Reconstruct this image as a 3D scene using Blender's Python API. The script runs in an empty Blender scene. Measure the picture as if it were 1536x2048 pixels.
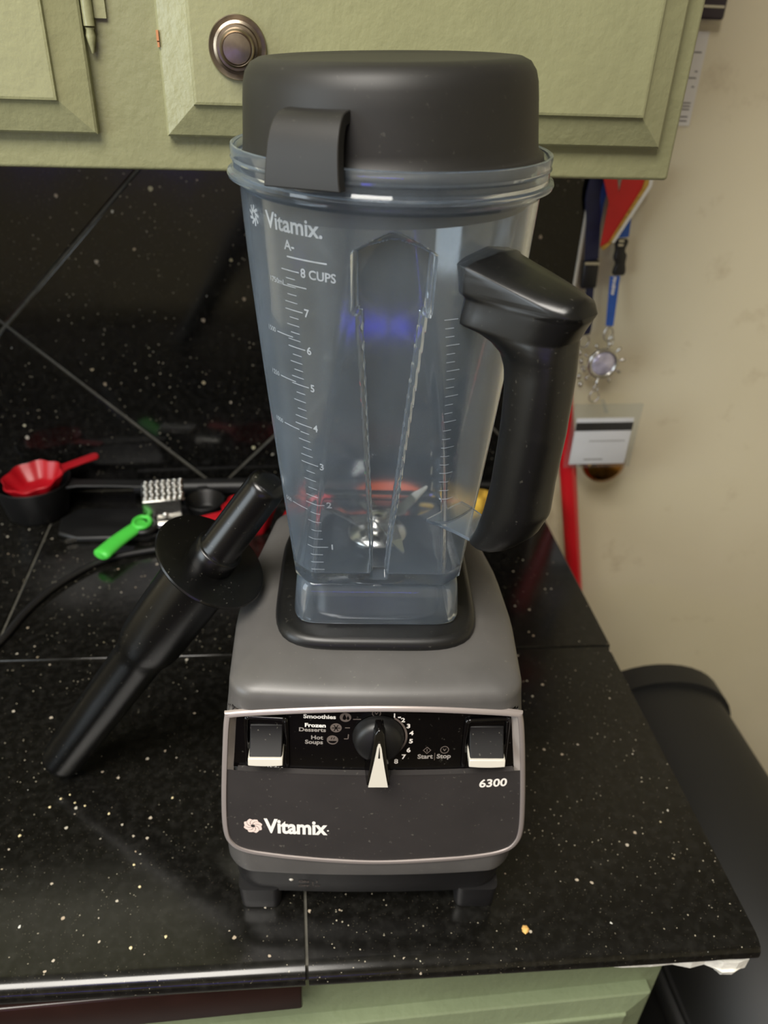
import bpy, bmesh, math, random
from mathutils import Vector, Matrix
random.seed(7)
PI = math.pi
scene = bpy.context.scene
COL = scene.collection

# ------------------------------------------------------------------ camera
# world axes: x right along the counter, y away from the viewer, z up; z = 0 is the counter top (metres)
F = 1560.0
CX = Vector((0.9930768, -0.0287825, 0.1138861))      # world x / y / z axes in camera space (x right, y down, z forward)
CY = Vector((-0.1114216, -0.5378235, 0.8356621))
CZ = Vector((0.0371982, -0.8425660, -0.5373071))
CAM = Vector((0.0, 0.0, 0.515))
cam_data = bpy.data.cameras.new('camera')
cam = bpy.data.objects.new('camera', cam_data)
COL.objects.link(cam)
right = Vector((CX[0], CY[0], CZ[0])); down = Vector((CX[1], CY[1], CZ[1])); fwd = Vector((CX[2], CY[2], CZ[2]))
m = Matrix((right, -down, -fwd)).transposed().to_4x4()
m.translation = CAM
cam.matrix_world = m
cam_data.sensor_fit = 'VERTICAL'
cam_data.sensor_height = 36.0
cam_data.sensor_width = 27.0
cam_data.lens = F / 2048.0 * 36.0
cam_data.clip_start = 0.02
cam_data.dof.use_dof = True
cam_data.dof.focus_distance = 0.40
cam_data.dof.aperture_fstop = 9.0
scene.camera = cam

# ------------------------------------------------------------------ world, lights, exposure
world = bpy.data.worlds.new('world'); scene.world = world
world.use_nodes = True
world.node_tree.nodes['Background'].inputs[0].default_value = (0.75, 0.82, 1.0, 1)
world.node_tree.nodes['Background'].inputs[1].default_value = 0.15

def area(name, loc, target, size, size_y, power, color, spread=180):
    l = bpy.data.lights.new(name, 'AREA'); l.shape = 'RECTANGLE'
    l.size = size; l.size_y = size_y; l.energy = power; l.color = color; l.spread = math.radians(spread)
    o = bpy.data.objects.new(name, l); COL.objects.link(o)
    o.location = loc
    o.rotation_euler = (Vector(target) - Vector(loc)).to_track_quat('-Z', 'Y').to_euler()
    return o
area('ceiling_light', (-0.50, -0.45, 1.46), (-0.50, -0.45, 0), 0.9, 0.9, 56, (1.0, 0.95, 0.87))
area('window_daylight', (-1.50, -0.35, 0.55), (0.3, 0.2, 0.15), 0.8, 1.0, 16, (0.84, 0.94, 1.0))
scene.view_settings.view_transform = 'Standard'
scene.view_settings.look = 'None'
scene.view_settings.gamma = 1.0
scene.view_settings.use_curve_mapping = False
scene.view_settings.exposure = 0.0
try:
    scene.cycles.transparent_max_bounces = 24
except Exception:
    pass

# ------------------------------------------------------------------ measuring helpers (photo coordinates -> points on a known plane)
def ray(px, py):
    c = Vector(((px - 768) / F, (py - 1024) / F, 1.0))
    return Vector((CX.dot(c), CY.dot(c), CZ.dot(c)))
def gz(px, py, z=0.0):
    r = ray(px, py); return CAM + r * ((z - CAM.z) / r.z)
def gy(px, py, y):
    r = ray(px, py); return CAM + r * ((y - CAM.y) / r.y)
AB = math.radians(-4.9)                              # the blender is turned a little
OB = Vector((0.0422, 0.3020, 0.0))
UB = Vector((math.cos(AB), math.sin(AB), 0)); VB = Vector((-math.sin(AB), math.cos(AB), 0))
def LV(px, py, v):
    r = ray(px, py); X = CAM + r * ((v - (CAM - OB).dot(VB)) / r.dot(VB)) - OB
    return X.dot(UB), X.z
MB = Matrix.Translation(OB) @ Matrix.Rotation(AB, 4, 'Z')
def local_ray(px, py):
    r = ray(px, py); o = CAM - OB
    return Vector((o.dot(UB), o.dot(VB), o.z)), Vector((r.dot(UB), r.dot(VB), r.z))

# ------------------------------------------------------------------ materials
def srgb(r, g, b):
    f = lambda c: (c / 255) / 12.92 if c / 255 <= 0.04045 else ((c / 255 + 0.055) / 1.055) ** 2.4
    return (f(r), f(g), f(b), 1)
class N:
    def __init__(self, name):
        self.m = bpy.data.materials.new(name); self.m.use_nodes = True
        self.t = self.m.node_tree; self.p = self.t.nodes['Principled BSDF']; self.out = self.t.nodes['Material Output']
    def n(self, kind, **kw):
        x = self.t.nodes.new(kind)
        for k, v in kw.items(): setattr(x, k, v)
        return x
    def l(self, a, b): self.t.links.new(a, b)
    def coord(self, kind='Object'):
        return self.n('ShaderNodeTexCoord').outputs[kind]
    def noise(self, scale, detail=3, vec=None, rough=.55):
        x = self.n('ShaderNodeTexNoise'); x.inputs['Scale'].default_value = scale; x.inputs['Detail'].default_value = detail
        x.inputs['Roughness'].default_value = rough
        self.l(vec if vec is not None else self.coord(), x.inputs['Vector']); return x
    def ramp(self, src, stops):
        r = self.n('ShaderNodeValToRGB'); e = r.color_ramp.elements
        while len(e) < len(stops): e.new(0.5)
        for el, (p, c) in zip(e, stops):
            el.position = p; el.color = c if len(c) == 4 else (*c, 1)
        self.l(src, r.inputs[0]); return r.outputs[0]
    def bump(self, src, strength, dist=0.002):
        b = self.n('ShaderNodeBump'); b.inputs['Strength'].default_value = strength; b.inputs['Distance'].default_value = dist
        self.l(src, b.inputs['Height']); self.l(b.outputs[0], self.p.inputs['Normal'])
    def mix(self, fac, a, b, blend='MIX'):
        x = self.n('ShaderNodeMix', data_type='RGBA', blend_type=blend)
        for s, v in ((x.inputs[0], fac), (x.inputs[6], a), (x.inputs[7], b)):
            if isinstance(v, (int, float, tuple)): s.default_value = v
            else: self.l(v, s)
        return x.outputs[2]
    def math(self, op, a, b=0.0):
        x = self.n('ShaderNodeMath', operation=op)
        for s, v in ((x.inputs[0], a), (x.inputs[1], b)):
            if isinstance(v, (int, float)): s.default_value = v
            else: self.l(v, s)
        return x.outputs[0]

def plain(name, col, rough=0.5, metal=0.0, spec=0.5, var=0.0, vscale=40, bump=0.0, bscale=200, coat=0.0):
    k = N(name); k.p.inputs['Roughness'].default_value = rough; k.p.inputs['Metallic'].default_value = metal
    k.p.inputs['Specular IOR Level'].default_value = spec; k.p.inputs['Coat Weight'].default_value = coat
    k.p.inputs['Base Color'].default_value = col
    if var:
        ns = k.noise(vscale, 4)
        lo = tuple(c * (1 - var) for c in col[:3]); hi = tuple(min(1, c * (1 + var)) for c in col[:3])
        k.l(k.ramp(ns.outputs[0], [(0.3, lo), (0.7, hi)]), k.p.inputs['Base Color'])
    if bump:
        k.bump(k.noise(bscale, 3).outputs[0], bump, 0.001)
    return k.m

def granite(name, dens, scale, base, rough, amt=1.0):
    k = N(name); co = k.coord()
    def specks(sc, thr, cut):
        v = k.n('ShaderNodeTexVoronoi', feature='F1'); v.inputs['Scale'].default_value = sc; v.inputs['Randomness'].default_value = 1.0
        wob = k.noise(sc * 1.7, 2, co)
        vec = k.n('ShaderNodeVectorMath', operation='MULTIPLY_ADD'); k.l(wob.outputs['Color'], vec.inputs[0])
        vec.inputs[1].default_value = (0.5 / sc,) * 3; k.l(co, vec.inputs[2]); k.l(vec.outputs[0], v.inputs['Vector'])
        sep = k.n('ShaderNodeSeparateColor'); k.l(v.outputs['Color'], sep.inputs[0])
        a = k.math('GREATER_THAN', sep.outputs[0], cut)
        rad = k.math('MULTIPLY', sep.outputs[1], thr)
        b = k.math('LESS_THAN', v.outputs['Distance'], rad)
        return k.math('MULTIPLY', a, b), sep.outputs[2]
    s1, h1 = specks(scale, 0.42, 1 - dens)
    s2, h2 = specks(scale * 2.6, 0.45, 1 - dens * 1.3)
    s3, h3 = specks(scale * 5.0, 0.5, 1 - dens * 2.2)
    clus = k.ramp(k.noise(9, 3, co).outputs[0], [(0.38, (0, 0, 0)), (0.62, (1, 1, 1))])
    c1 = k.ramp(h1, [(0.0, srgb(205, 200, 185)), (0.5, srgb(185, 165, 140)), (0.75, srgb(215, 208, 165)), (1.0, srgb(235, 235, 232))])
    mott = k.ramp(k.noise(130, 5, co, .7).outputs[0], [(0.45, base), (0.75, tuple(b * 2.2 + 0.004 for b in base))])
    x = k.mix(k.math('MULTIPLY', s3, 0.22 * amt), mott, srgb(140, 130, 110))
    x = k.mix(k.math('MULTIPLY', k.math('MULTIPLY', s2, clus), 0.8 * amt), x, srgb(215, 205, 180))
    x = k.mix(k.math('MULTIPLY', s1, 0.85 * (amt + 1) / 2), x, c1)
    k.l(x, k.p.inputs['Base Color'])
    rr = k.n('ShaderNodeMapRange'); k.l(k.noise(14, 4, co).outputs[0], rr.inputs[0])
    rr.inputs[1].default_value = .3; rr.inputs[2].default_value = .7; rr.inputs[3].default_value = rough; rr.inputs[4].default_value = rough + .08
    k.l(rr.outputs[0], k.p.inputs['Roughness'])
    return k.m

def paint(name, col, rough=0.34):
    k = N(name); co = k.coord()
    mp = k.n('ShaderNodeMapping'); mp.inputs['Scale'].default_value = (1, 1, 0.85); k.l(co, mp.inputs[0])
    big = k.noise(18, 4, mp.outputs[0]); fine = k.noise(120, 4, mp.outputs[0], .6)
    k.l(k.ramp(big.outputs[0], [(0.3, tuple(c * .93 for c in col[:3])), (0.7, tuple(c * 1.05 for c in col[:3]))]), k.p.inputs['Base Color'])
    h = k.math('ADD', k.math('MULTIPLY', big.outputs[0], 0.7), k.math('MULTIPLY', fine.outputs[0], 0.35))
    k.bump(h, 0.5, 0.0038)
    k.p.inputs['Roughness'].default_value = rough
    return k.m

def hazy_glass(name, haze, tint, rough=0.03):
    # thick scuffed clear plastic: refraction plus a little bluish scatter from the scuffs
    k = N(name); k.t.nodes.remove(k.p)
    gl = k.n('ShaderNodeBsdfGlass'); gl.inputs['Roughness'].default_value = rough; gl.inputs['IOR'].default_value = 1.49
    gl.inputs['Color'].default_value = (0.96, 0.975, 0.99, 1)
    df = k.n('ShaderNodeBsdfDiffuse'); df.inputs[0].default_value = tint
    tl = k.n('ShaderNodeBsdfTranslucent'); tl.inputs[0].default_value = tint
    co = k.coord()
    mp = k.n('ShaderNodeMapping'); mp.inputs['Scale'].default_value = (1, 1, 0.10); k.l(co, mp.inputs[0])
    st = k.noise(190, 4, mp.outputs[0], .7); sm = k.noise(16, 3, co)
    hz = k.math('MULTIPLY', k.math('ADD', k.math('MULTIPLY', st.outputs[0], 0.7), k.math('MULTIPLY', sm.outputs[0], 1.3)), haze)
    sc = k.n('ShaderNodeMixShader'); sc.inputs[0].default_value = 0.45; k.l(df.outputs[0], sc.inputs[1]); k.l(tl.outputs[0], sc.inputs[2])
    m1 = k.n('ShaderNodeMixShader'); k.l(hz, m1.inputs[0]); k.l(gl.outputs[0], m1.inputs[1]); k.l(sc.outputs[0], m1.inputs[2])
    k.l(m1.outputs[0], k.out.inputs['Surface'])
    return k.m

def hazy_clear(name, haze, tint, gloss_rough=0.08, gloss=1.0):
    # thin scuffed clear plastic: see-through, Fresnel reflection, a little white scatter from scuffs
    k = N(name); t = k.t; t.nodes.remove(k.p)
    tr = k.n('ShaderNodeBsdfTransparent'); tr.inputs[0].default_value = (0.93, 0.955, 0.975, 1)
    df = k.n('ShaderNodeBsdfDiffuse'); df.inputs[0].default_value = tint
    tl = k.n('ShaderNodeBsdfTranslucent'); tl.inputs[0].default_value = tint
    gl = k.n('ShaderNodeBsdfGlossy'); gl.inputs['Roughness'].default_value = gloss_rough
    co = k.coord()
    mp = k.n('ShaderNodeMapping'); mp.inputs['Scale'].default_value = (1, 1, 0.12); k.l(co, mp.inputs[0])
    st = k.noise(160, 4, mp.outputs[0], .7)
    sm = k.noise(14, 3, co)
    hz = k.math('MULTIPLY', k.math('ADD', k.math('MULTIPLY', st.outputs[0], 0.9), k.math('MULTIPLY', sm.outputs[0], 1.1)), haze)
    sc = k.n('ShaderNodeMixShader'); sc.inputs[0].default_value = 0.5; k.l(df.outputs[0], sc.inputs[1]); k.l(tl.outputs[0], sc.inputs[2])
    m1 = k.n('ShaderNodeMixShader'); k.l(hz, m1.inputs[0]); k.l(tr.outputs[0], m1.inputs[1]); k.l(sc.outputs[0], m1.inputs[2])
    lw = k.n('ShaderNodeLayerWeight'); lw.inputs[0].default_value = 0.5
    fres = k.math('ADD', k.math('MULTIPLY', k.math('POWER', lw.outputs['Facing'], 5.0), 0.90), 0.045)
    m2 = k.n('ShaderNodeMixShader'); k.l(k.math('MULTIPLY', fres, gloss), m2.inputs[0]); k.l(m1.outputs[0], m2.inputs[1]); k.l(gl.outputs[0], m2.inputs[2])
    k.l(m2.outputs[0], k.out.inputs['Surface'])
    return k.m

M = {}
M['sage'] = paint('sage_paint', srgb(137, 137, 103))
M['sage_low'] = paint('sage_paint_lower', srgb(120, 130, 101))
M['granite'] = granite('black_granite_counter', 0.024, 300, (0.0040, 0.0038, 0.0031), 0.12, .75)
M['granite_wall'] = granite('black_granite_backsplash', 0.030, 170, (0.0035, 0.0034, 0.0030), 0.07, .5)
M['grout'] = plain('dark_grout', srgb(80, 78, 70), .85, var=.3, vscale=90)
M['brown'] = plain('dark_brown_edge', srgb(38, 20, 16), .3, var=.2)
M['substrate'] = plain('white_plaster_board', srgb(225, 222, 212), .9, var=.15, vscale=120, bump=.6, bscale=300)
def wall_mat():
    k = N('beige_wall_paint'); co = k.coord()
    base = k.ramp(k.noise(2.5, 4, co).outputs[0], [(0.3, srgb(212, 202, 172)), (0.7, srgb(220, 211, 183))])
    sm = k.ramp(k.noise(16, 5, co, .65).outputs[0], [(0.60, (0, 0, 0)), (0.78, (1, 1, 1))])
    k.l(k.mix(k.math('MULTIPLY', sm, 0.35), base, srgb(150, 128, 92)), k.p.inputs['Base Color'])
    k.p.inputs['Roughness'].default_value = .5
    k.bump(k.noise(60, 3, co).outputs[0], .12, .002)
    return k.m
M['wall'] = wall_mat()
M['ceil'] = plain('ceiling_paint', srgb(200, 196, 186), .8, var=.04)
M['floor'] = plain('dark_floor', srgb(52, 44, 38), .5, var=.25, vscale=12)
def dusty(name, col, rough, dust, spec=.5):
    k = N(name); co = k.coord()
    d = k.ramp(k.noise(420, 2, co).outputs[0], [(0.68, (0, 0, 0)), (0.74, (1, 1, 1))])
    big = k.noise(30, 4, co)
    c0 = k.ramp(big.outputs[0], [(0.3, tuple(c * .88 for c in col[:3])), (0.7, tuple(c * 1.12 for c in col[:3]))])
    k.l(k.mix(k.math('MULTIPLY', d, dust), c0, srgb(170, 165, 150)), k.p.inputs['Base Color'])
    k.p.inputs['Roughness'].default_value = rough; k.p.inputs['Specular IOR Level'].default_value = spec
    return k.m
M['shell'] = dusty('charcoal_grey_plastic', srgb(80, 78, 76), .40, .10)
M['lower_panel'] = dusty('matte_dark_panel', srgb(46, 43, 42), .5, .14)
M['gloss_panel'] = dusty('gloss_black_panel', srgb(6, 5, 5), .16, .06)
M['black_plastic'] = dusty('black_base_plastic', srgb(20, 19, 20), .45, .06)
M['pad'] = dusty('black_rubber_pad', srgb(14, 14, 14), .40, .06)
M['bezel'] = plain('silver_bezel', srgb(176, 166, 162), .30, .55)
M['chrome'] = plain('bright_bezel_wall', srgb(190, 180, 172), .22, .45)
M['switch'] = dusty('dusty_black_switch', srgb(15, 14, 14), .55, .22, .3)
M['silver_tip'] = plain('silver_plastic_tip', srgb(206, 201, 188), .40, .15)
M['print'] = plain('white_print', srgb(235, 230, 222), .6)
M['print_dim'] = plain('grey_print', srgb(140, 134, 128), .6)
M['print_faint'] = plain('faint_print', srgb(92, 82, 76), .6)
M['logo'] = plain('logo_pinkish_print', srgb(228, 206, 196), .55)
M['jar'] = hazy_glass('scuffed_clear_plastic', 0.068, (0.60, 0.74, 0.90, 1), 0.06)
M['jar_mark'] = hazy_clear('raised_white_marking', 0.42, (0.85, 0.92, 0.98, 1), .2)
M['handle'] = dusty('satin_black_handle', srgb(10, 10, 10), .32, .06)
M['lid'] = dusty('black_rubber_lid', srgb(28, 27, 25), .50, .05, .4)
M['steel'] = plain('steel', (0.62, 0.61, 0.58, 1), .22, 1.0)
M['nickel'] = plain('aged_nickel', srgb(150, 138, 122), .30, 1.0, var=.35, vscale=70)
M['tamper'] = dusty('gloss_black_tamper', srgb(6, 6, 6), .27, .10)
M['red'] = plain('red_plastic', srgb(172, 14, 28), .38, var=.06)
M['black_cup'] = plain('black_cup_plastic', srgb(14, 14, 14), .45, var=.1)
M['green'] = plain('green_rubber', srgb(72, 190, 66), .45, var=.05)
M['cord'] = plain('black_cord_rubber', srgb(20, 19, 19), .5)
M['yellow'] = plain('yellow_foam', srgb(226, 184, 70), .85, var=.15, vscale=120, bump=.5)
M['orange'] = plain('orange_plastic', srgb(214, 96, 40), .5, var=.1)
M['brass'] = plain('brass', srgb(150, 105, 45), .25, 1.0, var=.2, vscale=60)
M['bin'] = plain('black_bin_plastic', srgb(22, 22, 21), .6, var=.12, vscale=14, bump=.08, bscale=700)
M['white_card'] = plain('white_card', srgb(226, 222, 220), .4, var=.03)
M['stripe'] = plain('black_magnetic_stripe', srgb(22, 20, 20), .3)
M['sleeve'] = hazy_clear('clear_card_sleeve', 0.05, (.9, .88, .82, 1), .15)
M['blue'] = plain('blue_ribbon', srgb(34, 92, 190), .5, var=.15, vscale=80)
M['navy'] = plain('navy_ribbon', srgb(22, 28, 66), .6, var=.25, vscale=70)
M['black_fabric'] = plain('black_ribbon_clip', srgb(20, 20, 22), .45)
M['red_ribbon'] = plain('red_ribbon', srgb(205, 36, 32), .5, var=.05)
M['gold'] = plain('gold_trim', srgb(196, 160, 80), .35, .6, var=.3, vscale=200)
M['white_edge'] = plain('white_trim', srgb(232, 228, 218), .6)
M['gem'] = plain('pearly_gem', srgb(196, 190, 208), .12, .3, var=.35, vscale=90, coat=.6)
M['red_pole'] = plain('red_painted_pole', srgb(196, 26, 34), .28, coat=.4)
M['paper'] = plain('white_paper', srgb(216, 212, 204), .7, var=.04)
M['ink'] = plain('grey_ink', srgb(110, 104, 98), .8)
M['purple'] = plain('dark_purple_plastic', srgb(40, 28, 42), .3)
M['crumb'] = plain('toasted_crumb', srgb(216, 170, 96), .8, var=.2, vscale=400)
M['crumb_pale'] = plain('pale_crumb', srgb(222, 206, 160), .8, var=.2, vscale=400)
M['caulk'] = plain('white_caulk', srgb(214, 206, 190), .6, var=.1)
M['chip'] = plain('bare_wood_chip', srgb(176, 120, 80), .8)

# ------------------------------------------------------------------ mesh helpers
def mesh_obj(name, verts, faces, mat, parent=None, smooth=True, sharp=None, bevel=0, segs=2):
    me = bpy.data.meshes.new(name); me.from_pydata([tuple(v) for v in verts], [], faces)
    bm = bmesh.new(); bm.from_mesh(me); bmesh.ops.recalc_face_normals(bm, faces=bm.faces); bm.to_mesh(me); bm.free()
    me.materials.append(M[mat] if isinstance(mat, str) else mat)
    if smooth: me.polygons.foreach_set('use_smooth', [True] * len(me.polygons))
    if smooth and sharp: me.set_sharp_from_angle(angle=math.radians(sharp))
    o = bpy.data.objects.new(name, me); COL.objects.link(o)
    if parent is not None: o.parent = parent
    if bevel:
        b = o.modifiers.new('bevel', 'BEVEL'); b.width = bevel; b.segments = segs; b.limit_method = 'ANGLE'; b.angle_limit = math.radians(35)
    return o
def tag(o, label, cat, group=None, kind=None):
    o['label'] = label
    o['category'] = cat
    if group: o['group'] = group
    if kind: o['kind'] = kind
    return o
def struct(o): o['kind'] = 'structure'; return o
def empty(name, loc=(0, 0, 0), mat=None):
    o = bpy.data.objects.new(name, None); COL.objects.link(o); o.empty_display_size = .02
    if mat is not None: o.matrix_world = mat
    else: o.location = loc
    return o
def box_data(x0, x1, y0, y1, z0, z1):
    v = [(x, y, z) for z in (z0, z1) for y in (y0, y1) for x in (x0, x1)]
    f = [(0, 1, 3, 2), (4, 6, 7, 5), (0, 4, 5, 1), (2, 3, 7, 6), (0, 2, 6, 4), (1, 5, 7, 3)]
    return v, f
def box(name, a, mat, parent=None, bevel=0.0, segs=2, smooth=True):
    v, f = box_data(*a); return mesh_obj(name, v, f, mat, parent, smooth=bevel > 0, sharp=40 if bevel else None, bevel=bevel, segs=segs)
def loft_data(rings, cap0=True, cap1=True, closed=True):
    n = len(rings[0]); v = [p for r in rings for p in r]; f = []
    for i in range(len(rings) - 1):
        for j in range(n if closed else n - 1):
            k = (j + 1) % n
            f.append((i * n + j, i * n + k, (i + 1) * n + k, (i + 1) * n + j))
    if cap0: f.append(tuple(range(n)))
    if cap1: f.append(tuple((len(rings) - 1) * n + j for j in range(n)))
    return v, f
def lathe_data(prof, seg=64, cap0=True, cap1=True):
    return loft_data([[(r * math.cos(2 * PI * j / seg), r * math.sin(2 * PI * j / seg), z) for j in range(seg)] for r, z in prof], cap0, cap1)
def xf(v, mat): return [mat @ Vector(p) for p in v]
def join(*parts):
    V = []; Fc = []
    for v, f in parts:
        o = len(V); V += [Vector(p) for p in v]; Fc += [tuple(i + o for i in q) for q in f]
    return V, Fc
def catmull(pts, per, closed=False):
    P = [Vector(p) for p in pts]; n = len(P); out = []
    for i in range(n if closed else n - 1):
        g = (lambda k: P[k % n]) if closed else (lambda k: P[min(max(k, 0), n - 1)])
        p0, p1, p2, p3 = g(i - 1), g(i), g(i + 1), g(i + 2)
        for s in range(per):
            t = s / per
            out.append(0.5 * ((2 * p1) + (-p0 + p2) * t + (2 * p0 - 5 * p1 + 4 * p2 - p3) * t * t + (-p0 + 3 * p1 - 3 * p2 + p3) * t ** 3))
    if not closed: out.append(P[-1])
    return out
def tube_data(path, rad, seg=12, closed=False, flat=1.0, up=Vector((0, 0, 1))):
    P = [Vector(p) for p in path]; n = len(P); rings = []
    for i, p in enumerate(P):
        a = P[(i - 1) % n] if (closed or i > 0) else P[i]; b = P[(i + 1) % n] if (closed or i < n - 1) else P[i]
        t = (b - a).normalized(); s = t.cross(up)
        if s.length < 1e-4: s = t.cross(Vector((1, 0, 0)))
        s.normalize(); q = s.cross(t).normalized()
        r = rad[i] if isinstance(rad, (list, tuple)) else rad
        rings.append([p + s * r * math.cos(2 * PI * j / seg) + q * r * flat * math.sin(2 * PI * j / seg) for j in range(seg)])
    if closed: rings.append(rings[0])
    return loft_data(rings, not closed, not closed)
def ribbon_data(path, width, thick, side):
    # flat strap along a path; side = direction(s) across the strap
    rings = []
    P = [Vector(p) for p in path]
    for i, p in enumerate(P):
        t = (P[min(i + 1, len(P) - 1)] - P[max(i - 1, 0)]).normalized()
        s = Vector(side[i] if isinstance(side, list) else side); s = (s - t * s.dot(t)).normalized(); nn = t.cross(s)
        w = width[i] if isinstance(width, (list, tuple)) else width
        rings.append([p + s * w / 2 + nn * thick / 2, p - s * w / 2 + nn * thick / 2, p - s * w / 2 - nn * thick / 2, p + s * w / 2 - nn * thick / 2])
    return loft_data(rings)
def prism_data(poly, h):
    # poly: list of (x, y); extruded along z from 0 to h
    n = len(poly); v = [(x, y, 0) for x, y in poly] + [(x, y, h) for x, y in poly]
    f = [tuple(range(n)), tuple(range(n, 2 * n))] + [(i, (i + 1) % n, n + (i + 1) % n, n + i) for i in range(n)]
    return v, f
def text_data(body, size, bold=0.0, align='LEFT', space=1.0):
    cu = bpy.data.curves.new('t', 'FONT'); cu.body = body; cu.size = size; cu.offset = bold; cu.align_x = align; cu.align_y = 'CENTER'
    cu.resolution_u = 3; cu.space_character = space
    o = bpy.data.objects.new('t', cu); COL.objects.link(o)
    dg = bpy.context.evaluated_depsgraph_get(); dg.update()
    me = bpy.data.meshes.new_from_object(o.evaluated_get(dg))
    v = [tuple(p.co) for p in me.vertices]; f = [tuple(p.vertices) for p in me.polygons]
    bpy.data.objects.remove(o); bpy.data.curves.remove(cu); bpy.data.meshes.remove(me)
    return v, f
def smooth01(t): t = min(1, max(0, t)); return t * t * (3 - 2 * t)
def interp(x, tab):
    if x <= tab[0][0]: return tab[0][1]
    for (a, va), (b, vb) in zip(tab, tab[1:]):
        if x <= b: return va + (vb - va) * (x - a) / (b - a)
    return tab[-1][1]

# ------------------------------------------------------------------ the room
BK = 0.88
FL = -0.91; CE = 1.55
XL, XR, YF = -1.9, 1.7, -2.6
struct(box('floor', (XL, XR, YF, BK + .1, FL - .05, FL), 'floor'))
struct(box('ceiling', (XL, XR, YF, BK + .1, CE, CE + .05), 'ceil'))
struct(box('wall_right', (XR, XR + .08, YF, BK + .1, FL, CE), 'wall'))
struct(box('wall_front', (XL, XR, YF - .08, YF, FL, CE), 'wall'))
# left wall with the window opening
v, f = join(box_data(XL - .08, XL, YF, -.9, FL, CE), box_data(XL - .08, XL, .2, BK + .1, FL, CE),
            box_data(XL - .08, XL, -.9, .2, FL, 0.0), box_data(XL - .08, XL, -.9, .2, 1.15, CE))
struct(mesh_obj('wall_left', v, f, 'wall', smooth=False))
wn = struct(mesh_obj('window_1', *join(box_data(XL - .06, XL - .02, -.9, -.86, 0, 1.15), box_data(XL - .06, XL - .02, .16, .2, 0, 1.15),
            box_data(XL - .06, XL - .02, -.86, .16, 0, .04), box_data(XL - .06, XL - .02, -.86, .16, 1.11, 1.15),
            box_data(XL - .06, XL - .02, -.86, .16, .56, .59)), 'white_edge', smooth=False))
# back wall, split where the backsplash ends
wb = struct(box('wall_back', (XL, 0.343, BK, BK + .09, FL, CE), 'wall'))
# plain beige door right of the counter
d1 = struct(box('door_1', (0.343, 1.30, BK + .004, BK + .05, FL, 1.15), 'wall', bevel=.002))
wb2 = struct(mesh_obj('wall_back_right', *join(box_data(1.30, XR, BK, BK + .09, FL, CE), box_data(.343, 1.30, BK, BK + .09, 1.15, CE)), 'wall', smooth=False))
kp = gy(1208, 926, 0.835)
kn = lathe_data([(.030, 0), (.031, .003), (.026, .006), (.012, .010), (.011, .022), (.018, .028), (.026, .036), (.028, .046), (.026, .054), (.018, .060), (.008, .0625), (.0005, .063)], 40, True, True)
mesh_obj('door_knob', xf(kn[0], Matrix.Translation((kp.x, BK + .004, kp.z)) @ Matrix.Rotation(PI / 2, 4, 'X')), kn[1], 'brass', d1, sharp=50)

# backsplash: 0.30 m tiles set on the diagonal, clipped to the wall strip above the counter
def clip(poly, axis, lim, sign):
    out = []
    for i, a in enumerate(poly):
        b = poly[(i + 1) % len(poly)]
        ia = sign * (a[axis] - lim) <= 0; ib = sign * (b[axis] - lim) <= 0
        if ia: out.append(a)
        if ia != ib:
            t = (lim - a[axis]) / (b[axis] - a[axis]); out.append((a[0] + (b[0] - a[0]) * t, a[1] + (b[1] - a[1]) * t))
    return out
DX = .4270 / 2; GAP = .0022
X0, X1, Z0, Z1 = -.95, .3270, 0.001, .47
cx0, cz0 = -.0955, .2125
for i in range(-5, 4):
    for j in range(-2, 4):
        if (i + j) % 2: continue
        cx, cz = cx0 + i * DX, cz0 + j * DX - .0
        d = DX - GAP * 1.0
        poly = [(cx - d, cz), (cx, cz - d), (cx + d, cz), (cx, cz + d)]
        for ax, lim, sg in ((0, X0, -1), (0, X1, 1), (1, Z0, -1), (1, Z1, 1)):
            poly = clip(poly, ax, lim, sg)
            if len(poly) < 3: break
        if len(poly) < 3: continue
        v, f = prism_data(poly, .008)
        mesh_obj('tile', [(p[0], BK - .002 - p[2], p[1]) for p in v], f, 'granite_wall', wb, smooth=True, sharp=30, bevel=.0012)
box('grout_bed', (X0, X1, BK - .0085, BK + .001, Z0, Z1), 'grout', wb)
box('edge_caulk', (X1, X1 + .004, BK - .011, BK + .001, .0, Z1), 'caulk', wb, bevel=.001)

# ------------------------------------------------------------------ countertop of granite tiles
SK = -.034                                             # the counter runs very slightly out of square with the wall
ct = empty('countertop', (0, .5, -.03))
tag(ct, 'black speckled granite tile countertop with rounded front edge', 'countertop')
def front_y(x): return .2600 + SK * x
def row_y(x): return .5560 + SK * x
T = .020; G = .0011
def tile_front(x0, x1):
    # cross-section (y offset from nose, z): bullnose
    sec = [(0.30, -T), (.008, -T), (.003, -T * .85), (.0006, -T * .65), (0, -T * .48), (.0008, -T * .3), (.003, -T * .14), (.007, -T * .04), (.012, 0)]
    rings = []
    for x in (x0 + G, x1 - G):
        r = [(x, front_y(x) + dy, z) for dy, z in sec]
        r[0] = (x, row_y(x) - G, -T); r.append((x, row_y(x) - G, 0)); rings.append(r)
    v, f = loft_data(rings); return mesh_obj('tile', [Vector(p) - ct.location for p in v], f, 'granite', ct, sharp=35)
for a, b in ((-.911, -.608), (-.608, -.304), (-.304, -.0006), (-.0006, .3035)): tile_front(a, b)
def tile_back(x0, x1):
    v, f = prism_data([(x0 + G, row_y(x0) + G), (x1 - G, row_y(x1) + G), (x1 - G, BK - .011), (x0 + G, BK - .011)], T)
    mesh_obj('tile', [Vector((p[0], p[1], p[2] - T)) - ct.location for p in v], f, 'granite', ct, sharp=35, bevel=.0012)
for a, b in ((-.891, -.587), (-.587, -.2835), (-.2835, .020), (.020, .3065)): tile_back(a, b)
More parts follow.
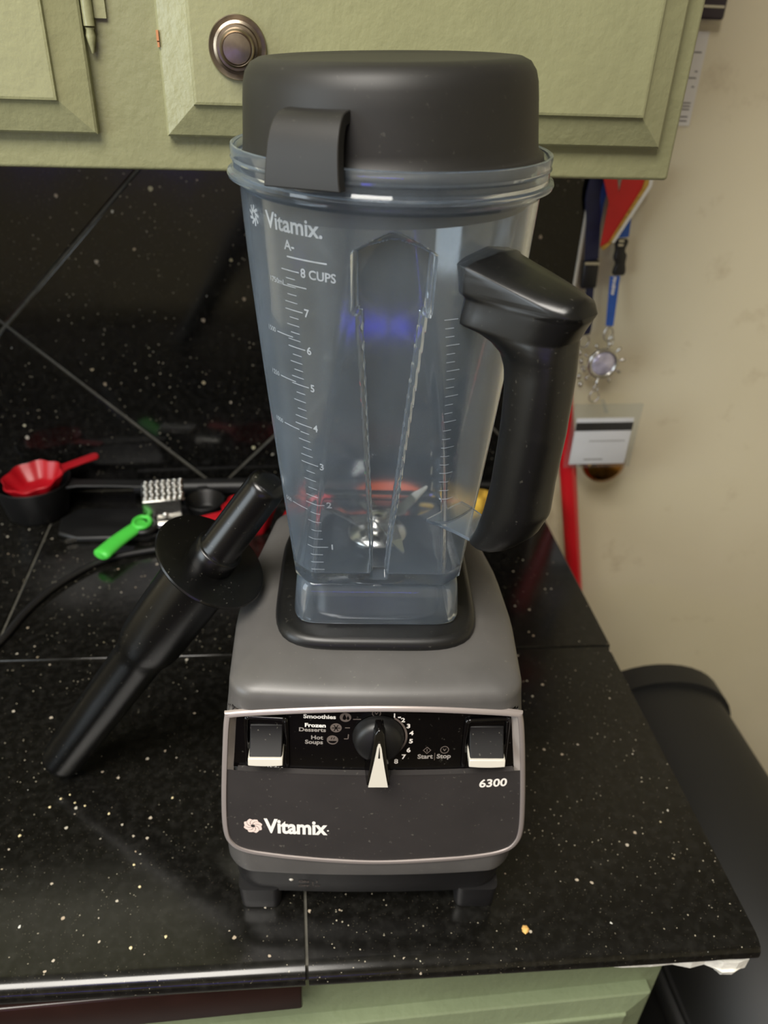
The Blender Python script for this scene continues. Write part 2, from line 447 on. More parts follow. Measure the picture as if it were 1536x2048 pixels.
v, f = prism_data([(-.90, front_y(-.9) + .008), (.301, front_y(.3) + .008), (.301, BK - .004), (-.90, BK - .004)], .0185)
mesh_obj('grout_bed', [Vector((p[0], p[1], p[2] - .0205)) - ct.location for p in v], f, 'grout', ct, smooth=False)
# white backer board, broken at the free corner
bp = [(.02, .012), (.14, .012), (.19, .011), (.215, .009), (.235, .0075), (.25, .0085), (.262, .006), (.272, .007), (.282, .003), (.292, .002), (.3005, .004)]
poly = [(x, front_y(x) + d) for x, d in bp] + [(.298, .40), (.29, .86), (.02, .86)]
v, f = prism_data(poly, .009)
mesh_obj('backer_board', [Vector((p[0], p[1], p[2] - .0295 + (random.uniform(-.0025, .0015) if p[2] < .001 else 0))) - ct.location for p in v], f, 'substrate', ct, smooth=False)
bl = lathe_data([(.0005, -.013), (.005, -.0115), (.0085, -.006), (.0105, 0), (.0005, .001)], 9)
mesh_obj('plaster_lump', [Vector((.289 + p.x * 1.15 + random.uniform(-.001, .001), front_y(.289) + .0085 + p.y * .8, -.0295 + p.z + random.uniform(-.001, .001))) - ct.location for p in [Vector(q) for q in bl[0]]], bl[1], 'substrate', ct, smooth=False)

# ------------------------------------------------------------------ lower cabinet
lc = empty('lower_cabinet', (0, .30, FL)); tag(lc, 'sage green painted lower cabinet under the black countertop', 'cabinet')
def rel(o, v): return [Vector(p) - o.location for p in v]
v, f = box_data(-.95, .272, .290, .86, FL, -.0335); mesh_obj('cabinet_box', rel(lc, v), f, 'sage_low', lc, bevel=.002)
def door_panel(name, x0, x1, z0, z1, yb, th, inset, rise, step, mat, parent):
    rings = []
    def ring(i, y): return [(x0 + i, y, z0 + i), (x1 - i, y, z0 + i), (x1 - i, y, z1 - i), (x0 + i, y, z1 - i)]
    rings = [ring(0, yb), ring(0, yb - th + .0012), ring(.0012, yb - th), ring(inset, yb - th - rise), ring(inset + .0006, yb - th - rise - step), ring(inset + .002, yb - th - rise - step - .0004)]
    v, f = loft_data(rings)
    return mesh_obj(name, rel(parent, v), f, mat, parent, smooth=False)
dr = door_panel('drawer_front', -.45, .262, -.30, -.112, .290, .010, .018, .004, .002, 'sage_low', lc)
v, f = box_data(-.95, -.004, .268, .289, -.058, -.0215)
tb = mesh_obj('trim_1', v, f, 'brown', None, bevel=.002); struct(tb)
# bare chip in the paint under the counter edge
v, f = lathe_data([(.0005, .003), (.004, .002), (.006, 0)], 8)
mesh_obj('paint_chip', rel(lc, [(.083 + p[0] * 1.3 + random.uniform(-.001, .001), .2895 - p[2], -.060 + p[1] * .6) for p in v]), f, 'chip', lc, smooth=False)

# ------------------------------------------------------------------ upper cabinet
YC = .560
uc = empty('upper_cabinet', (0, YC, .424)); tag(uc, 'sage green painted wall cabinet with two raised-panel doors', 'cabinet')
v, f = box_data(-.80, .2665, YC, BK - .0115, .424, 1.25); mesh_obj('face_frame', rel(uc, v), f, 'sage', uc, bevel=.0025, segs=3)
dr_r = door_panel('door', -.0725, .2520, .4455, 1.19, YC, .0080, .0185, .0062, .0024, 'sage', uc)
dr_l = door_panel('door', -.44, -.1150, .4455, 1.19, YC, .0080, .0185, .0062, .0024, 'sage', uc)
yk = YC - .0170
kc = gy(474, 97, yk - .010)
kb = lathe_data([(.0165, 0), (.0170, .0015), (.0165, .0025), (.0140, .0018), (.0125, .0024), (.0118, .0042), (.0105, .0044), (.0100, .009), (.0098, .0125), (.0090, .0135), (.0082, .0128), (.0078, .0138), (.004, .0143), (.0003, .0145)], 56)
mesh_obj('knob', xf(kb[0], Matrix.Translation(Vector((kc.x, yk, kc.z)) - uc.location) @ Matrix.Rotation(PI / 2, 4, 'X')), kb[1], 'nickel', dr_r, sharp=28)
hx = -.1115
hp = [join(*[xf2 for xf2 in [(xf(lathe_data([(.0032, 0), (.0032, .022)], 14)[0], Matrix.Translation((hx, YC - .0045, .503 + k * .0235))), lathe_data([(.0032, 0), (.0032, .022)], 14)[1]) for k in range(3)]])][0]
tip = lathe_data([(.0006, -.012), (.0022, -.006), (.0028, -.003), (.0022, 0), (.0028, .0012)], 14)
hp = join(hp, (xf(tip[0], Matrix.Translation((hx, YC - .0045, .501))), tip[1]), box_data(hx - .003, hx + .010, YC - .0025, YC, .507, .56))
mesh_obj('hinge', rel(uc, hp[0]), hp[1], 'sage', dr_l, sharp=40)
for i, (px, py, w, h) in enumerate(((315, 72, .0007, .0030), (317, 88, .0006, .0016))):
    p = gy(px, py, YC - .009); v, f = box_data(p.x - w, p.x + w, YC - .0094, YC - .004, p.z - h, p.z + h)
    mesh_obj('paint_chip', rel(uc, v), f, 'chip', dr_r, smooth=False)

# ------------------------------------------------------------------ blender motor base (local frame: u right, v back, z up)
bb = empty('blender', mat=MB); tag(bb, 'charcoal and black blender motor base with dial and two rocker switches', 'blender')
def vf(z): return -.012 + (z - .055) / .135 * .016
BUL = .5
def rring(z, hw, v0, v1, rc, n=10, bul=BUL, taper=True, prof=None):
    # rounded rectangle ring; front edge bulged, sides follow a taper towards the back
    pts = []
    prof = prof or [(0, 1.0), (.35, 1.035), (.6, 1.0), (.82, .91), (1, .84)]
    def fix(u, v):
        t = (v - v0) / (v1 - v0)
        k = interp(t, prof) if taper else 1.0
        uu = u * k
        return (uu, v + bul * uu * uu * max(0, 1 - 3 * t), z)
    def arc(cu, cv, a0):
        for i in range(n + 1):
            a = a0 + PI / 2 * i / n; pts.append(fix(cu + rc * math.cos(a), cv + rc * math.sin(a)))
    def line(a, b, m):
        for i in range(1, m): pts.append(fix(a[0] + (b[0] - a[0]) * i / m, a[1] + (b[1] - a[1]) * i / m))
    arc(hw - rc, v1 - rc, 0); line((hw - rc, v1), (-hw + rc, v1), 12)
    arc(-hw + rc, v1 - rc, PI / 2); line((-hw, v1 - rc), (-hw, v0 + rc), 14)
    arc(-hw + rc, v0 + rc, PI); line((-hw + rc, v0), (hw - rc, v0), 48)
    arc(hw - rc, v0 + rc, 3 * PI / 2); line((hw, v0 + rc), (hw, v1 - rc), 14)
    return pts
rings = [rring(z, hw, v0, .198, .018, bul=.35) for z, hw, v0 in ((.0180, .0875, .0000), (.0195, .0885, -.0010), (.035, .0885, -.0040), (.0535, .0880, -.0065))]
mesh_obj('lower_body', *loft_data(rings), 'black_plastic', bb, sharp=45)
for su, sv in ((-1, 0), (1, 0), (-1, 1), (1, 1)):
    c = .0728 * su; w = .0140; v0 = -.0012 if sv == 0 else .150
    if sv: c = .062 * su
    rings = []
    for z, k in ((0.0, .92), (.0015, .96), (.010, .99), (.0225, 1.03)):
        rings.append([(c + (w * k) * (abs(math.cos(a)) ** .32) * (1 if math.cos(a) > 0 else -1), v0 + .0165 + (.0165 * k) * (abs(math.sin(a)) ** .32) * (1 if math.sin(a) > 0 else -1), z) for a in [2 * PI * j / 32 for j in range(32)]])
    mesh_obj('foot', *loft_data(rings), 'black_plastic', bb, sharp=50)

def LF(px, py, rec=0.0):
    v = 0.0
    for _ in range(8):
        u, z = LV(px, py, v); v = vf(z) + BUL * u * u + rec
    return u, z
RECU = .0048                                           # how deep the glossy upper panel lies
ol_px = [(459, 1424), (550, 1418), (650, 1414), (747, 1412), (850, 1413), (950, 1417), (1036, 1423), (1046, 1434), (1050, 1500), (1050, 1600), (1046, 1660), (1034, 1687), (1010, 1703), (960, 1714), (860, 1723), (747, 1727), (640, 1722), (550, 1713), (490, 1703), (460, 1687), (447, 1660), (443, 1600), (445, 1500), (449, 1434)]
ol = [Vector((*LF(*p), 0)) for p in ol_px]
cen = sum(ol, Vector((0, 0, 0))) / len(ol)
outl = catmull(ol, 7, True)
def PF(u, z, off): return (u, vf(z) + BUL * u * u - off, z)
def inset(pts, d):
    n = len(pts); out = []
    for i, p in enumerate(pts):
        t = (pts[(i + 1) % n] - pts[(i - 1) % n]).normalized(); nn = Vector((-t.y, t.x, 0))
        if nn.dot(cen - p) < 0: nn = -nn
        out.append(p + nn * d)
    return out
i1, i2, i3 = outl, inset(outl, .0012), inset(outl, .0029)
def recd(z): return RECU * smooth01((z - .112) / .05)
rings = [[PF(p.x, p.y, -.0012) for p in inset(outl, -.0002)], [PF(p.x, p.y, .0004) for p in i1], [PF(p.x, p.y, .0014) for p in i2], [PF(p.x, p.y, .0012) for p in i3], [PF(p.x, p.y, .0002) for p in inset(outl, .0032)]]
mesh_obj('bezel', *loft_data(rings, False, False), 'bezel', bb, sharp=60)
iw = inset(outl, .0032); ip = inset(outl, .0066)
ZS = LF(747, 1549)[1]
# bright inner walls beside the recessed upper panel
rings = [[PF(p.x, p.y, .0004) for p in iw], [PF(q.x, q.y, -recd(q.y) - .0006) for q in ip]]
mesh_obj('bezel_wall', *loft_data(rings, False, False), 'chrome', bb, sharp=60)
# panels: a grid inside the outline, split at the ledge
def half_width(z, pts):
    xs = []
    n = len(pts)
    for i in range(n):
        a, b = pts[i], pts[(i + 1) % n]
        if (a.y - z) * (b.y - z) <= 0 and a.y != b.y:
            xs.append(a.x + (b.x - a.x) * (z - a.y) / (b.y - a.y))
    return (min(xs), max(xs)) if len(xs) > 1 else None
lev = [(.0535, .0885, .0030, .206), (.0550, .0900, .0005, .208), (.0575, .0908, 0, .208), (.080, .0918, 0, .207), (.115, .0916, 0, .205), (.145, .0890, 0, .202), (.170, .0860, 0, .199), (.184, .0842, 0, .197), (.1905, .0836, 0, .196)]
levz = sorted(set([l[0] for l in lev] + [.110 + .0016 * i for i in range(51) if .110 + .0016 * i < .1905]))
col_ = lambda k: [(l[0], l[k]) for l in lev]
hole = inset(outl, .0042)
def sunk(p):
    z = p[2]
    hw_z = half_width(z, hole) if .112 < z < .1896 else None
    if hw_z and hw_z[0] < p[0] < hw_z[1] and p[1] < .03: return (p[0], p[1] + recd(z) + .003, p[2])
    return p
rings = [[sunk(p) for p in rring(z, interp(z, col_(1)), vf(z) + interp(z, col_(2)), interp(z, col_(3)), .016 if z < .17 else .015)] for z in levz]
for z, ins in ((.1935, .0004), (.1955, .0016), (.1975, .0040), (.1995, .009), (.2015, .017), (.2030, .026), (.2038, .034)):
    rings.append(rring(z, .0836 - ins * .72, vf(.1905) + ins, .196 - ins, .015, bul=BUL * (1 - ins / .05)))
mesh_obj('shell', *loft_data(rings), 'shell', bb, sharp=40)
def panel(name, pts, z0, z1, offf, mat, rows=26, cols=30):
    V = []; Fc = []; zs = []
    for i in range(rows + 1):
        z = z0 + (z1 - z0) * i / rows; hw = half_width(z, pts)
        if hw: zs.append((z, hw))
    for z, (a, b) in zs:
        for j in range(cols + 1):
            u = a + (b - a) * j / cols; V.append(PF(u, z, offf(z)))
    for i in range(len(zs) - 1):
        for j in range(cols):
            k = i * (cols + 1) + j; Fc.append((k, k + 1, k + cols + 2, k + cols + 1))
    return mesh_obj(name, V, Fc, mat, bb)
zb = min(p.y for p in iw); zt = max(p.y for p in iw)
lp = panel('lower_panel', inset(outl, .0022), zb - .0002, ZS, lambda z: .0004, 'lower_panel', 40)
up = panel('control_panel', inset(outl, .0050), ZS - .0008, zt - .0001, lambda z: -recd(z) - .0004, 'gloss_panel', 30)
hw = half_width(ZS, iw)
# ledge line between the panels
rings = [[PF(u, ZS - .0006, .0006), PF(u, ZS + .0002, .0006), PF(u, ZS + .0004, -.0028), PF(u, ZS - .0006, -.0028)] for u in [hw[0] + .006 + (hw[1] - hw[0] - .010) * i / 24 for i in range(25)]]
mesh_obj('panel_ledge', *loft_data(rings), 'lower_panel', bb, smooth=False)

def on_panel(data, px, py, mat, parent, upper=True, name='lettering', lift=.00025, thick=True):
    rec = recd
    u, z = LF(px, py, (recd(LF(px, py)[1]) + .0004) if upper else -.0004)
    v, f = data; V = []
    for p in v:
        uu, zz = u + p[0], z + p[1]
        V.append(PF(uu, zz, (-recd(zz) - .0004 if upper else .0004) + lift))
    return mesh_obj(name, V, f, mat, parent, smooth=False)
def ring_data(r0, r1, n=28, a0=0, a1=2 * PI):
    V = []; Fc = []
    for i in range(n + 1):
        a = a0 + (a1 - a0) * i / n
        V += [(r0 * math.cos(a), r0 * math.sin(a)), (r1 * math.cos(a), r1 * math.sin(a))]
    for i in range(n): Fc.append((2 * i, 2 * i + 1, 2 * i + 3, 2 * i + 2))
    return V, Fc
def bar_data(x0, y0, x1, y1, w):
    d = Vector((x1 - x0, y1 - y0, 0)).normalized(); n = Vector((-d.y, d.x, 0)) * w / 2
    return [(x0 + n.x, y0 + n.y), (x0 - n.x, y0 - n.y), (x1 - n.x, y1 - n.y), (x1 + n.x, y1 + n.y)], [(0, 1, 2, 3)]
def txt(body, px, py, size, mat, align='LEFT', bold=.0001, upper=True, parent=None, sx=1.0, space=1.0):
    v, f = text_data(body, size, bold, align, space)
    return on_panel(([(p[0] * sx, p[1]) for p in v], f), px, py, mat, parent or (up if upper else lp), upper)
S1 = .0039
txt('Smoothies', 672, 1434, S1, 'print', 'RIGHT', .00012, sx=1.12)
txt('Frozen', 652, 1451, S1, 'print', 'RIGHT', .00012, sx=1.12)
txt('Desserts', 652, 1460, S1, 'print_dim', 'RIGHT', .00010, sx=1.12)
txt('Hot', 646, 1475, S1, 'print_dim', 'RIGHT', .00010, sx=1.12)
txt('Soups', 646, 1484, S1, 'print_dim', 'RIGHT', .00010, sx=1.12)
def disc_data(r, n=28): return [(r * math.cos(2 * PI * i / n), r * math.sin(2 * PI * i / n)) for i in range(n)], [tuple(range(n))]
def icon(px, py, inner):
    o = on_panel(disc_data(.0033), px, py, 'print_faint', up, name='icon')
    for d in inner:
        q = on_panel(d, px, py, 'gloss_panel', up, name='icon_mark', lift=.0004)
drop = ([(0, .0024), (.0009, .0004), (.0011, -.0008), (.0006, -.0017), (-.0006, -.0017), (-.0011, -.0008), (-.0009, .0004)], [tuple(range(7))])
icon(691, 1434, [([(p[0] - .0006, p[1]) for p in drop[0]], drop[1]), ([(p[0] * .7 + .0014, p[1] * .7 - .0004) for p in drop[0]], drop[1])])
icon(672, 1455, [bar_data(-.0024 * math.cos(a), -.0024 * math.sin(a), .0024 * math.cos(a), .0024 * math.sin(a), .0005) for a in (0, PI / 3, 2 * PI / 3)])
icon(665, 1479, [([(math.cos(a) * .0024, -.0006 + math.sin(a) * .0017) for a in [PI + PI * i / 10 for i in range(11)]], [tuple(range(11))]), bar_data(-.0008, .0006, -.0003, .002, .0004), bar_data(.0006, .0006, .0011, .002, .0004)])
def line_px(pts, w, mat='print_faint'):
    for a, b in zip(pts, pts[1:]):
        ua, za = LF(*a, RECU); ub, zb_ = LF(*b, RECU)
        on_panel(bar_data(0, 0, ub - ua, zb_ - za, w), a[0], a[1], mat, up, name='dial_line')
line_px([(706, 1438), (722, 1438)], .0006); line_px([(690, 1455), (700, 1455)], .0006); line_px([(688, 1477), (696, 1477), (697, 1468)], .0006)
NUM = [('1', 789, 1431), ('2', 806, 1440), ('3', 817, 1452), ('4', 823, 1466), ('5', 822, 1482), ('6', 817, 1499), ('7', 807, 1512), ('8', 792, 1521)]
for s, x, y in NUM: txt(s, x, y, .0042, 'print', 'CENTER', .00012, sx=1.15)
txt('-', 799, 1433, .0055, 'print', 'CENTER', .0002)
txt('Start', 865, 1511, .0041, 'print_dim', 'RIGHT', .00012, sx=1.12); txt('Stop', 873, 1511, .0041, 'print_dim', 'LEFT', .00012, sx=1.12)
on_panel(bar_data(0, -.0025, 0, .0025, .0003), 869, 1511, 'print_faint', up)
on_panel(ring_data(.0019, .0025, 4), 854, 1499, 'print_faint', up, name='icon'); on_panel(bar_data(0, -.0009, 0, .0009, .0005), 854, 1499, 'print_faint', up, name='icon')
for x, y in ((889, 1498), (753, 1426)):
    on_panel(ring_data(.0021, .0026, 26), x, y, 'print_faint', up, name='icon')
    on_panel(([(-.0012, .0008), (0, -.0011), (.0012, .0008), (.0007, .0008), (0, -.0002), (-.0007, .0008)], [(0, 1, 4, 5), (1, 2, 3, 4)]), x, y, 'print_faint', up, name='icon')
txt('Pulse', 551, 1534, .0041, 'print', 'CENTER', .00012, sx=1.12)
on_panel(ring_data(.0021, .0026, 26), 523, 1533, 'print_faint', up, name='icon')
txt('6300', 986, 1566, .0085, 'print', 'CENTER', .00022, upper=False, sx=1.0)
# lower panel logo and word
txt('Vitamix', 530, 1652, .0158, 'print', 'LEFT', .00055, upper=False, sx=.765, space=1.0)
on_panel(disc_data(.0006, 12), 656, 1661, 'print', lp, upper=False)
for k in range(8):
    a0 = 2 * PI * k / 8 + .2; n = 10; lead = []; trail = []
    for i in range(n + 1):
        t = i / n; sw_ = -1.05 * t ** 1.2
        r = .0013 + (.0060 - .0013) * t; r2 = .0013 + (.0051 - .0013) * t
        wd = .60 * (1 if t < .8 else 1 - (t - .8) * 2.0)
        lead.append((r2 * math.cos(a0 + sw_ * .92), r2 * math.sin(a0 + sw_ * .92)))
        trail.append((r * math.cos(a0 + wd + sw_), r * math.sin(a0 + wd + sw_)))
    on_panel((lead + trail, [(i, i + 1, n + 2 + i, n + 1 + i) for i in range(n)]), 506, 1651, 'logo', lp, upper=False, name='logo_blade')
# on / off plate on the lower body
def on_low(data, px, py, mat, name='lettering'):
    u, z = LV(px, py, -.0015); v, f = data
    return mesh_obj(name, [(u + p[0], interp(z + p[1], [(.021, -.0010), (.035, -.0040), (.0535, -.0065)]) + .35 * (u + p[0]) ** 2 - .0004, z + p[1]) for p in v], f, mat, bb, smooth=False)
for s, x, y in (('ON', 608, 1757), ('OFF', 608, 1769), ('I', 634, 1757), ('O', 635, 1769)): on_low(text_data(s, .0042, .00008, 'CENTER'), x, y, 'print_faint')
on_low(bar_data(0, -.0035, 0, .0035, .0004), 626, 1763, 'print_faint')
u, z = LV(583, 1755, -.002); v, f = lathe_data([(.0017, 0), (.0016, .0012), (.0009, .0019), (.0002, .002)], 14)
mesh_obj('power_light', [(u + p[0], -.0030 + .35 * u * u - p[2], z + p[1]) for p in v], f, 'silver_tip', bb)
# rocker switches
def switch(x0, x1, ytop, ybot, ytip):
    # recess frame
    cu = [LF(x0 - 8, (ytop + ybot) / 2, RECU)[0], LF(x1 + 8, (ytop + ybot) / 2, RECU)[0]]
    zt_ = LF((x0 + x1) / 2, ytop - 12, RECU)[1]; zb2 = LF((x0 + x1) / 2, ybot - 6, RECU)[1]
    vb = vf((zt_ + zb2) / 2) + BUL * ((cu[0] + cu[1]) / 2) ** 2 + RECU + .0006
    path = catmull([(cu[0], zb2, 0), (cu[0], zt_ - .004, 0), (cu[0] + .0012, zt_ - .0006, 0), (cu[0] + .004, zt_, 0), (cu[1] - .004, zt_, 0), (cu[1] - .0012, zt_ - .0006, 0), (cu[1], zt_ - .004, 0), (cu[1], zb2, 0)], 6)
    td = tube_data([PF(p.x, p.y, -recd(p.y) + .0004) for p in path], .0015, 8, up=Vector((0, 1, 0)))
    a, b = cu[0] + .0022, cu[1] - .0022
    # curved paddle: concave front, swings out at the bottom
    prof = []
    n = 12; zT = LF((x0 + x1) / 2, ytop, RECU)[1] - .001
    for i in range(n + 1):
        t = i / n; z = zT - t * .0145
        out = .0004 + .0098 * (t ** 1.6)
        prof.append((z, out))
    base = vf(zT - .01) + BUL * ((a + b) / 2) ** 2 + RECU
    def sw(u, z, o): return (u, base - o + (z - zT + .01) * .118, z)
    rings = []
    for z, o in prof: rings.append([sw(a, z, o), sw(b, z, o), sw(b, z, -.001), sw(a, z, -.001)])
    s = mesh_obj('rocker_switch', *loft_data(rings), 'switch', bb, sharp=40, bevel=.0006)
    fr = mesh_obj('switch_frame', *td, 'gloss_panel', s)
    z1, o1 = prof[-1]
    rings = []
    for i in range(9):
        t = i / 8; u = a - .0005 + (b - a + .001) * t; bow = .0006 * (1 - (2 * t - 1) ** 2)
        rings.append([sw(u, z1 + .0004, o1 + .0010), sw(u, z1 - .0036 - bow, o1 + .0020), sw(u, z1 - .0044 - bow, o1 + .0010), sw(u, z1 - .0030, -.001), sw(u, z1 + .0004, -.001)])
    mesh_obj('switch_tip', *loft_data(rings), 'silver_tip', s, sharp=40, bevel=.0004)
switch(503, 566, 1446, 1530, 1520)
switch(937, 1002, 1450, 1530, 1520)
# dial
du, dz = LF(757, 1480, RECU - .003)
dial = empty('dial'); dial.parent = bb
dv = vf(dz) + RECU
tilt = math.atan(.016 / .135)
dm = Matrix.Translation((du, dv, dz)) @ Matrix.Rotation(PI / 2 - tilt, 4, 'X')   # local z points out of the panel, y up
sk = lathe_data([(.0150, 0), (.0150, .0012), (.0146, .0022), (.0142, .0046), (.0132, .0070), (.0110, .0084), (.006, .0098), (.0003, .0099)], 56)
mesh_obj('dial_body', xf(sk[0], dm), sk[1], 'black_cup', dial, sharp=50)
ra = ring_data(.0156, .0168, 40, -1.15, 1.0)
mesh_obj('dial_ring', xf([(p[0], p[1], .0006) for p in ra[0]], dm), ra[1], 'print_faint', dial, smooth=False)
def wedge(top, bot, wt, wb, h0, h1, zt_, zb_):
    # tapering grip: narrow at the top, broad at the bottom, rising outwards
    rings = []
    for i in range(13):
        t = i / 12; y = top + (bot - top) * t; w = wt + (wb - wt) * t ** 1.2
        if i == 0: w *= .35
        h = h0 + (h1 - h0) * t
        rings.append([(-w - .0012, y, zt_), (-w, y, h), (w, y, h), (w + .0012, y, zt_)])
    return loft_data(rings)
gr = wedge(.0150, -.0205, .0024, .0066, .0125, .0180, .003, .003)
mesh_obj('dial_grip', xf(gr[0], dm), gr[1], 'gloss_panel', dial, sharp=30, bevel=.0006)
def tri_plate(top, bot, wt, wb, h0, h1, th):
    rings = []
    for i in range(13):
        t = i / 12; y = top + (bot - top) * t; w = wt + (wb - wt) * t ** 1.15
        if i == 0: w *= .5
        h = h0 + (h1 - h0) * t
        rings.append([(-w, y, h), (-w, y, h + th), (w, y, h + th), (w, y, h)])
    return loft_data(rings)
pt = tri_plate(.0070, -.0209, .0010, .0056, .0142, .0178, .0010)
mesh_obj('dial_pointer', xf(pt[0], dm), pt[1], 'silver_tip', dial, smooth=False)
sl = tri_plate(.0055, -.0015, .0001, .0005, .0152, .0161, .0005)
mesh_obj('pointer_slot', xf(sl[0], dm), sl[1], 'gloss_panel', dial, smooth=False)
# rubber pad for the jar
PC = .097
def sq(a, z, p=6, n=72, cx=0, cy=PC, ky=1.0):
    out = []
    for j in range(n):
        t = 2 * PI * (j + .5) / n; c, s = math.cos(t), math.sin(t)
        r = a / (abs(c) ** p + abs(s) ** p) ** (1 / p)
        out.append((cx + r * c, cy + r * s * ky, z))
    return out
padp = [(.0595, .2015), (.0612, .2030), (.0616, .2055), (.0606, .2085), (.0588, .2100), (.0570, .2104), (.0425, .2104), (.0410, .212), (.0400, .226), (.038, .229)]
mesh_obj('jar_pad', *loft_data([sq(a, z, 5, 88, 0, PC + .002, 1.06 if a > .05 else 1) for a, z in padp]), 'pad', bb, sharp=45)

# ------------------------------------------------------------------ blender jar
MJ = MB @ Matrix.Translation((0, PC, .2106))
bj = empty('blender_jar', mat=MJ); tag(bj, 'tall clear scuffed blender jar with black handle and cup markings', 'blender jar')
ZJ = .2106
def r_cone(z): return .0600 + (z - .222) * .052
def r_flat(z): return .0455 + (z - .222) * .118
def smin(a, b, k=.0004):
    h = max(k - abs(a - b), 0) / k; return min(a, b) - h * h * k * .25
RIB = [(.244, .0044), (.27, .0054), (.33, .0096), (.4040, .0152), (.4048, .0175), (.44, .0178)]
def rib_depth(th, z, r):
    d = (th + PI / 2)
    if abs(d) > .6 or z < .243: return 0
    x = abs(r * math.sin(d)); w = interp(z, RIB); top = .4420 - .60 * math.sqrt(x * x + 9e-6)
    e = .0016
    a = smooth01((w - x) / e + .5); b = min(1, max(0, (top - z) / max(.0012, (top - .4315) * .5))); c = smooth01((z - .243) / .006)
    return .0056 * a * b * c
def r_body(th, z):
    k = round(th / (PI / 2)) * PI / 2
    r = smin(r_cone(z), r_flat(z) / math.cos(th - k))
    return r - rib_depth(th, z, r)
def r_sq(a, th, p=9):
    c, s = math.cos(th), math.sin(th); return a / (abs(c) ** p + abs(s) ** p) ** (1 / p)
NT = 400
TH = []
for j in range(NT):      # denser where the rib faces the front
    t = j / NT; a = -PI + 2 * PI * t
    TH.append(a)
def warp(a):             # concentrate samples around -pi/2
    d = (a + PI / 2 + PI) % (2 * PI) - PI
    return -PI / 2 + d - .62 * math.sin(d)
TH = sorted(warp(a) for a in TH)
def pring(fn, z): return [(fn(t) * math.cos(t), fn(t) * math.sin(t), z - ZJ) for t in TH]
rings = []
WT = .0026
# underside of the foot skirt, then outside going up, over the rim and down the inside
rings.append(pring(lambda t: .0006, .2360))
rings.append(pring(lambda t: r_sq(.0440, t), .2360))
rings.append(pring(lambda t: r_sq(.0455, t), .2106))
for z, a in ((.2106, .0478), (.2116, .0489), (.2135, .0494), (.222, .0488), (.231, .0480), (.2350, .0472), (.2375, .0458), (.2392, .0440)):
    rings.append(pring(lambda t: r_sq(a, t), z))
zs = [.2405 + (.4275 - .2405) * i / 130 for i in range(131)] + [.4275 + .00045 * i for i in range(1, 38)] + [.446]
for z in zs: rings.append(pring(lambda t: r_body(t, z) , z))
for z, r in ((.4475, .0725), (.4490, .0752), (.4500, .0768), (.4512, .0772), (.4524, .0768), (.4532, .0752), (.4545, .0745), (.4570, .0747), (.4580, .0754), (.4590, .0750), (.4620, .0753), (.4635, .0750), (.4638, .0742), (.4630, .0734), (.4545, .0730), (.4510, .0722), (.4480, .0704)):
    rings.append(pring(lambda t: r, z))
for z in reversed([z for z in zs if z > .2475]): rings.append(pring(lambda t: r_body(t, z) - WT, z))
rings.append(pring(lambda t: (r_body(t, .248) - WT) * .9, .2455))
rings.append(pring(lambda t: .020, .2445))
rings.append(pring(lambda t: .0006, .2440))
mesh_obj('jar_body', *loft_data(rings), 'jar', bj, sharp=24)
# blade assembly
v, f = lathe_data([(.0175, .0335), (.0180, .0350), (.0165, .0375), (.0110, .0395), (.0085, .0400), (.0085, .0430), (.0060, .0450), (.0055, .0490), (.0040, .0500), (.0003, .0502)], 40)
hub = mesh_obj('blade_hub', v, f, 'steel', bj, sharp=40)
for k in range(4):
    a = k * PI / 2 + .45; lift = .007 if k % 2 == 0 else -.0035
    prof = [(.004, .004, .0455), (.016, .0045, .0458), (.024, .0035, .0458 + lift), (.033, .0008, .0458 + lift * 1.8)]
    rings = [[Matrix.Rotation(a, 4, 'Z') @ Vector(p) for p in ((x, -w, z), (x, w, z), (x, w, z + .0014), (x, -w, z + .0014))] for x, w, z in prof]
    mesh_obj('blade', *loft_data(rings), 'steel', bj, smooth=False)
# handle: stacked horizontal slices, pointing out over the front right corner
HP = math.radians(-48)
hd = Vector((math.cos(HP), math.sin(HP), 0)); hw_ = Vector((-math.sin(HP), math.cos(HP), 0))
IN = [(.2830, .0800), (.2850, .0780), (.2920, .0808), (.3043, .0836), (.323, .0860), (.351, .0866), (.374, .0862), (.3833, .0847), (.3900, .0815), (.3945, .0765), (.3972, .0700), (.3985, .0640), (.3990, .0610), (.4050, .0612), (.4240, .0622), (.4300, .0630)]
OUT = [(.2830, .0920), (.2850, .0970), (.2880, .1020), (.2972, .1100), (.3104, .1152), (.3274, .1152), (.3548, .1168), (.3839, .1162), (.3950, .1150), (.4000, .1150), (.4060, .1175), (.4105, .1205), (.4130, .1208), (.4148, .1165), (.4175, .1040), (.4205, .0895), (.4235, .0740), (.4252, .0655)]
HWD = [(.2830, .0115), (.2850, .0138), (.30, .0150), (.35, .0142), (.385, .0142), (.395, .0152), (.408, .0168), (.4145, .0174), (.42, .0174), (.4252, .0170)]
EXP = [(.283, 2.6), (.36, 2.3), (.39, 2.6), (.400, 3.6), (.411, 4.0), (.4135, 9), (.4252, 12)]
zl = []
z = .2830
while z < .4252:
    zl.append(z)
    z += .0006 if (.388 < z < .400 or z > .409) else .0022
zl.append(.4252)
rings = []
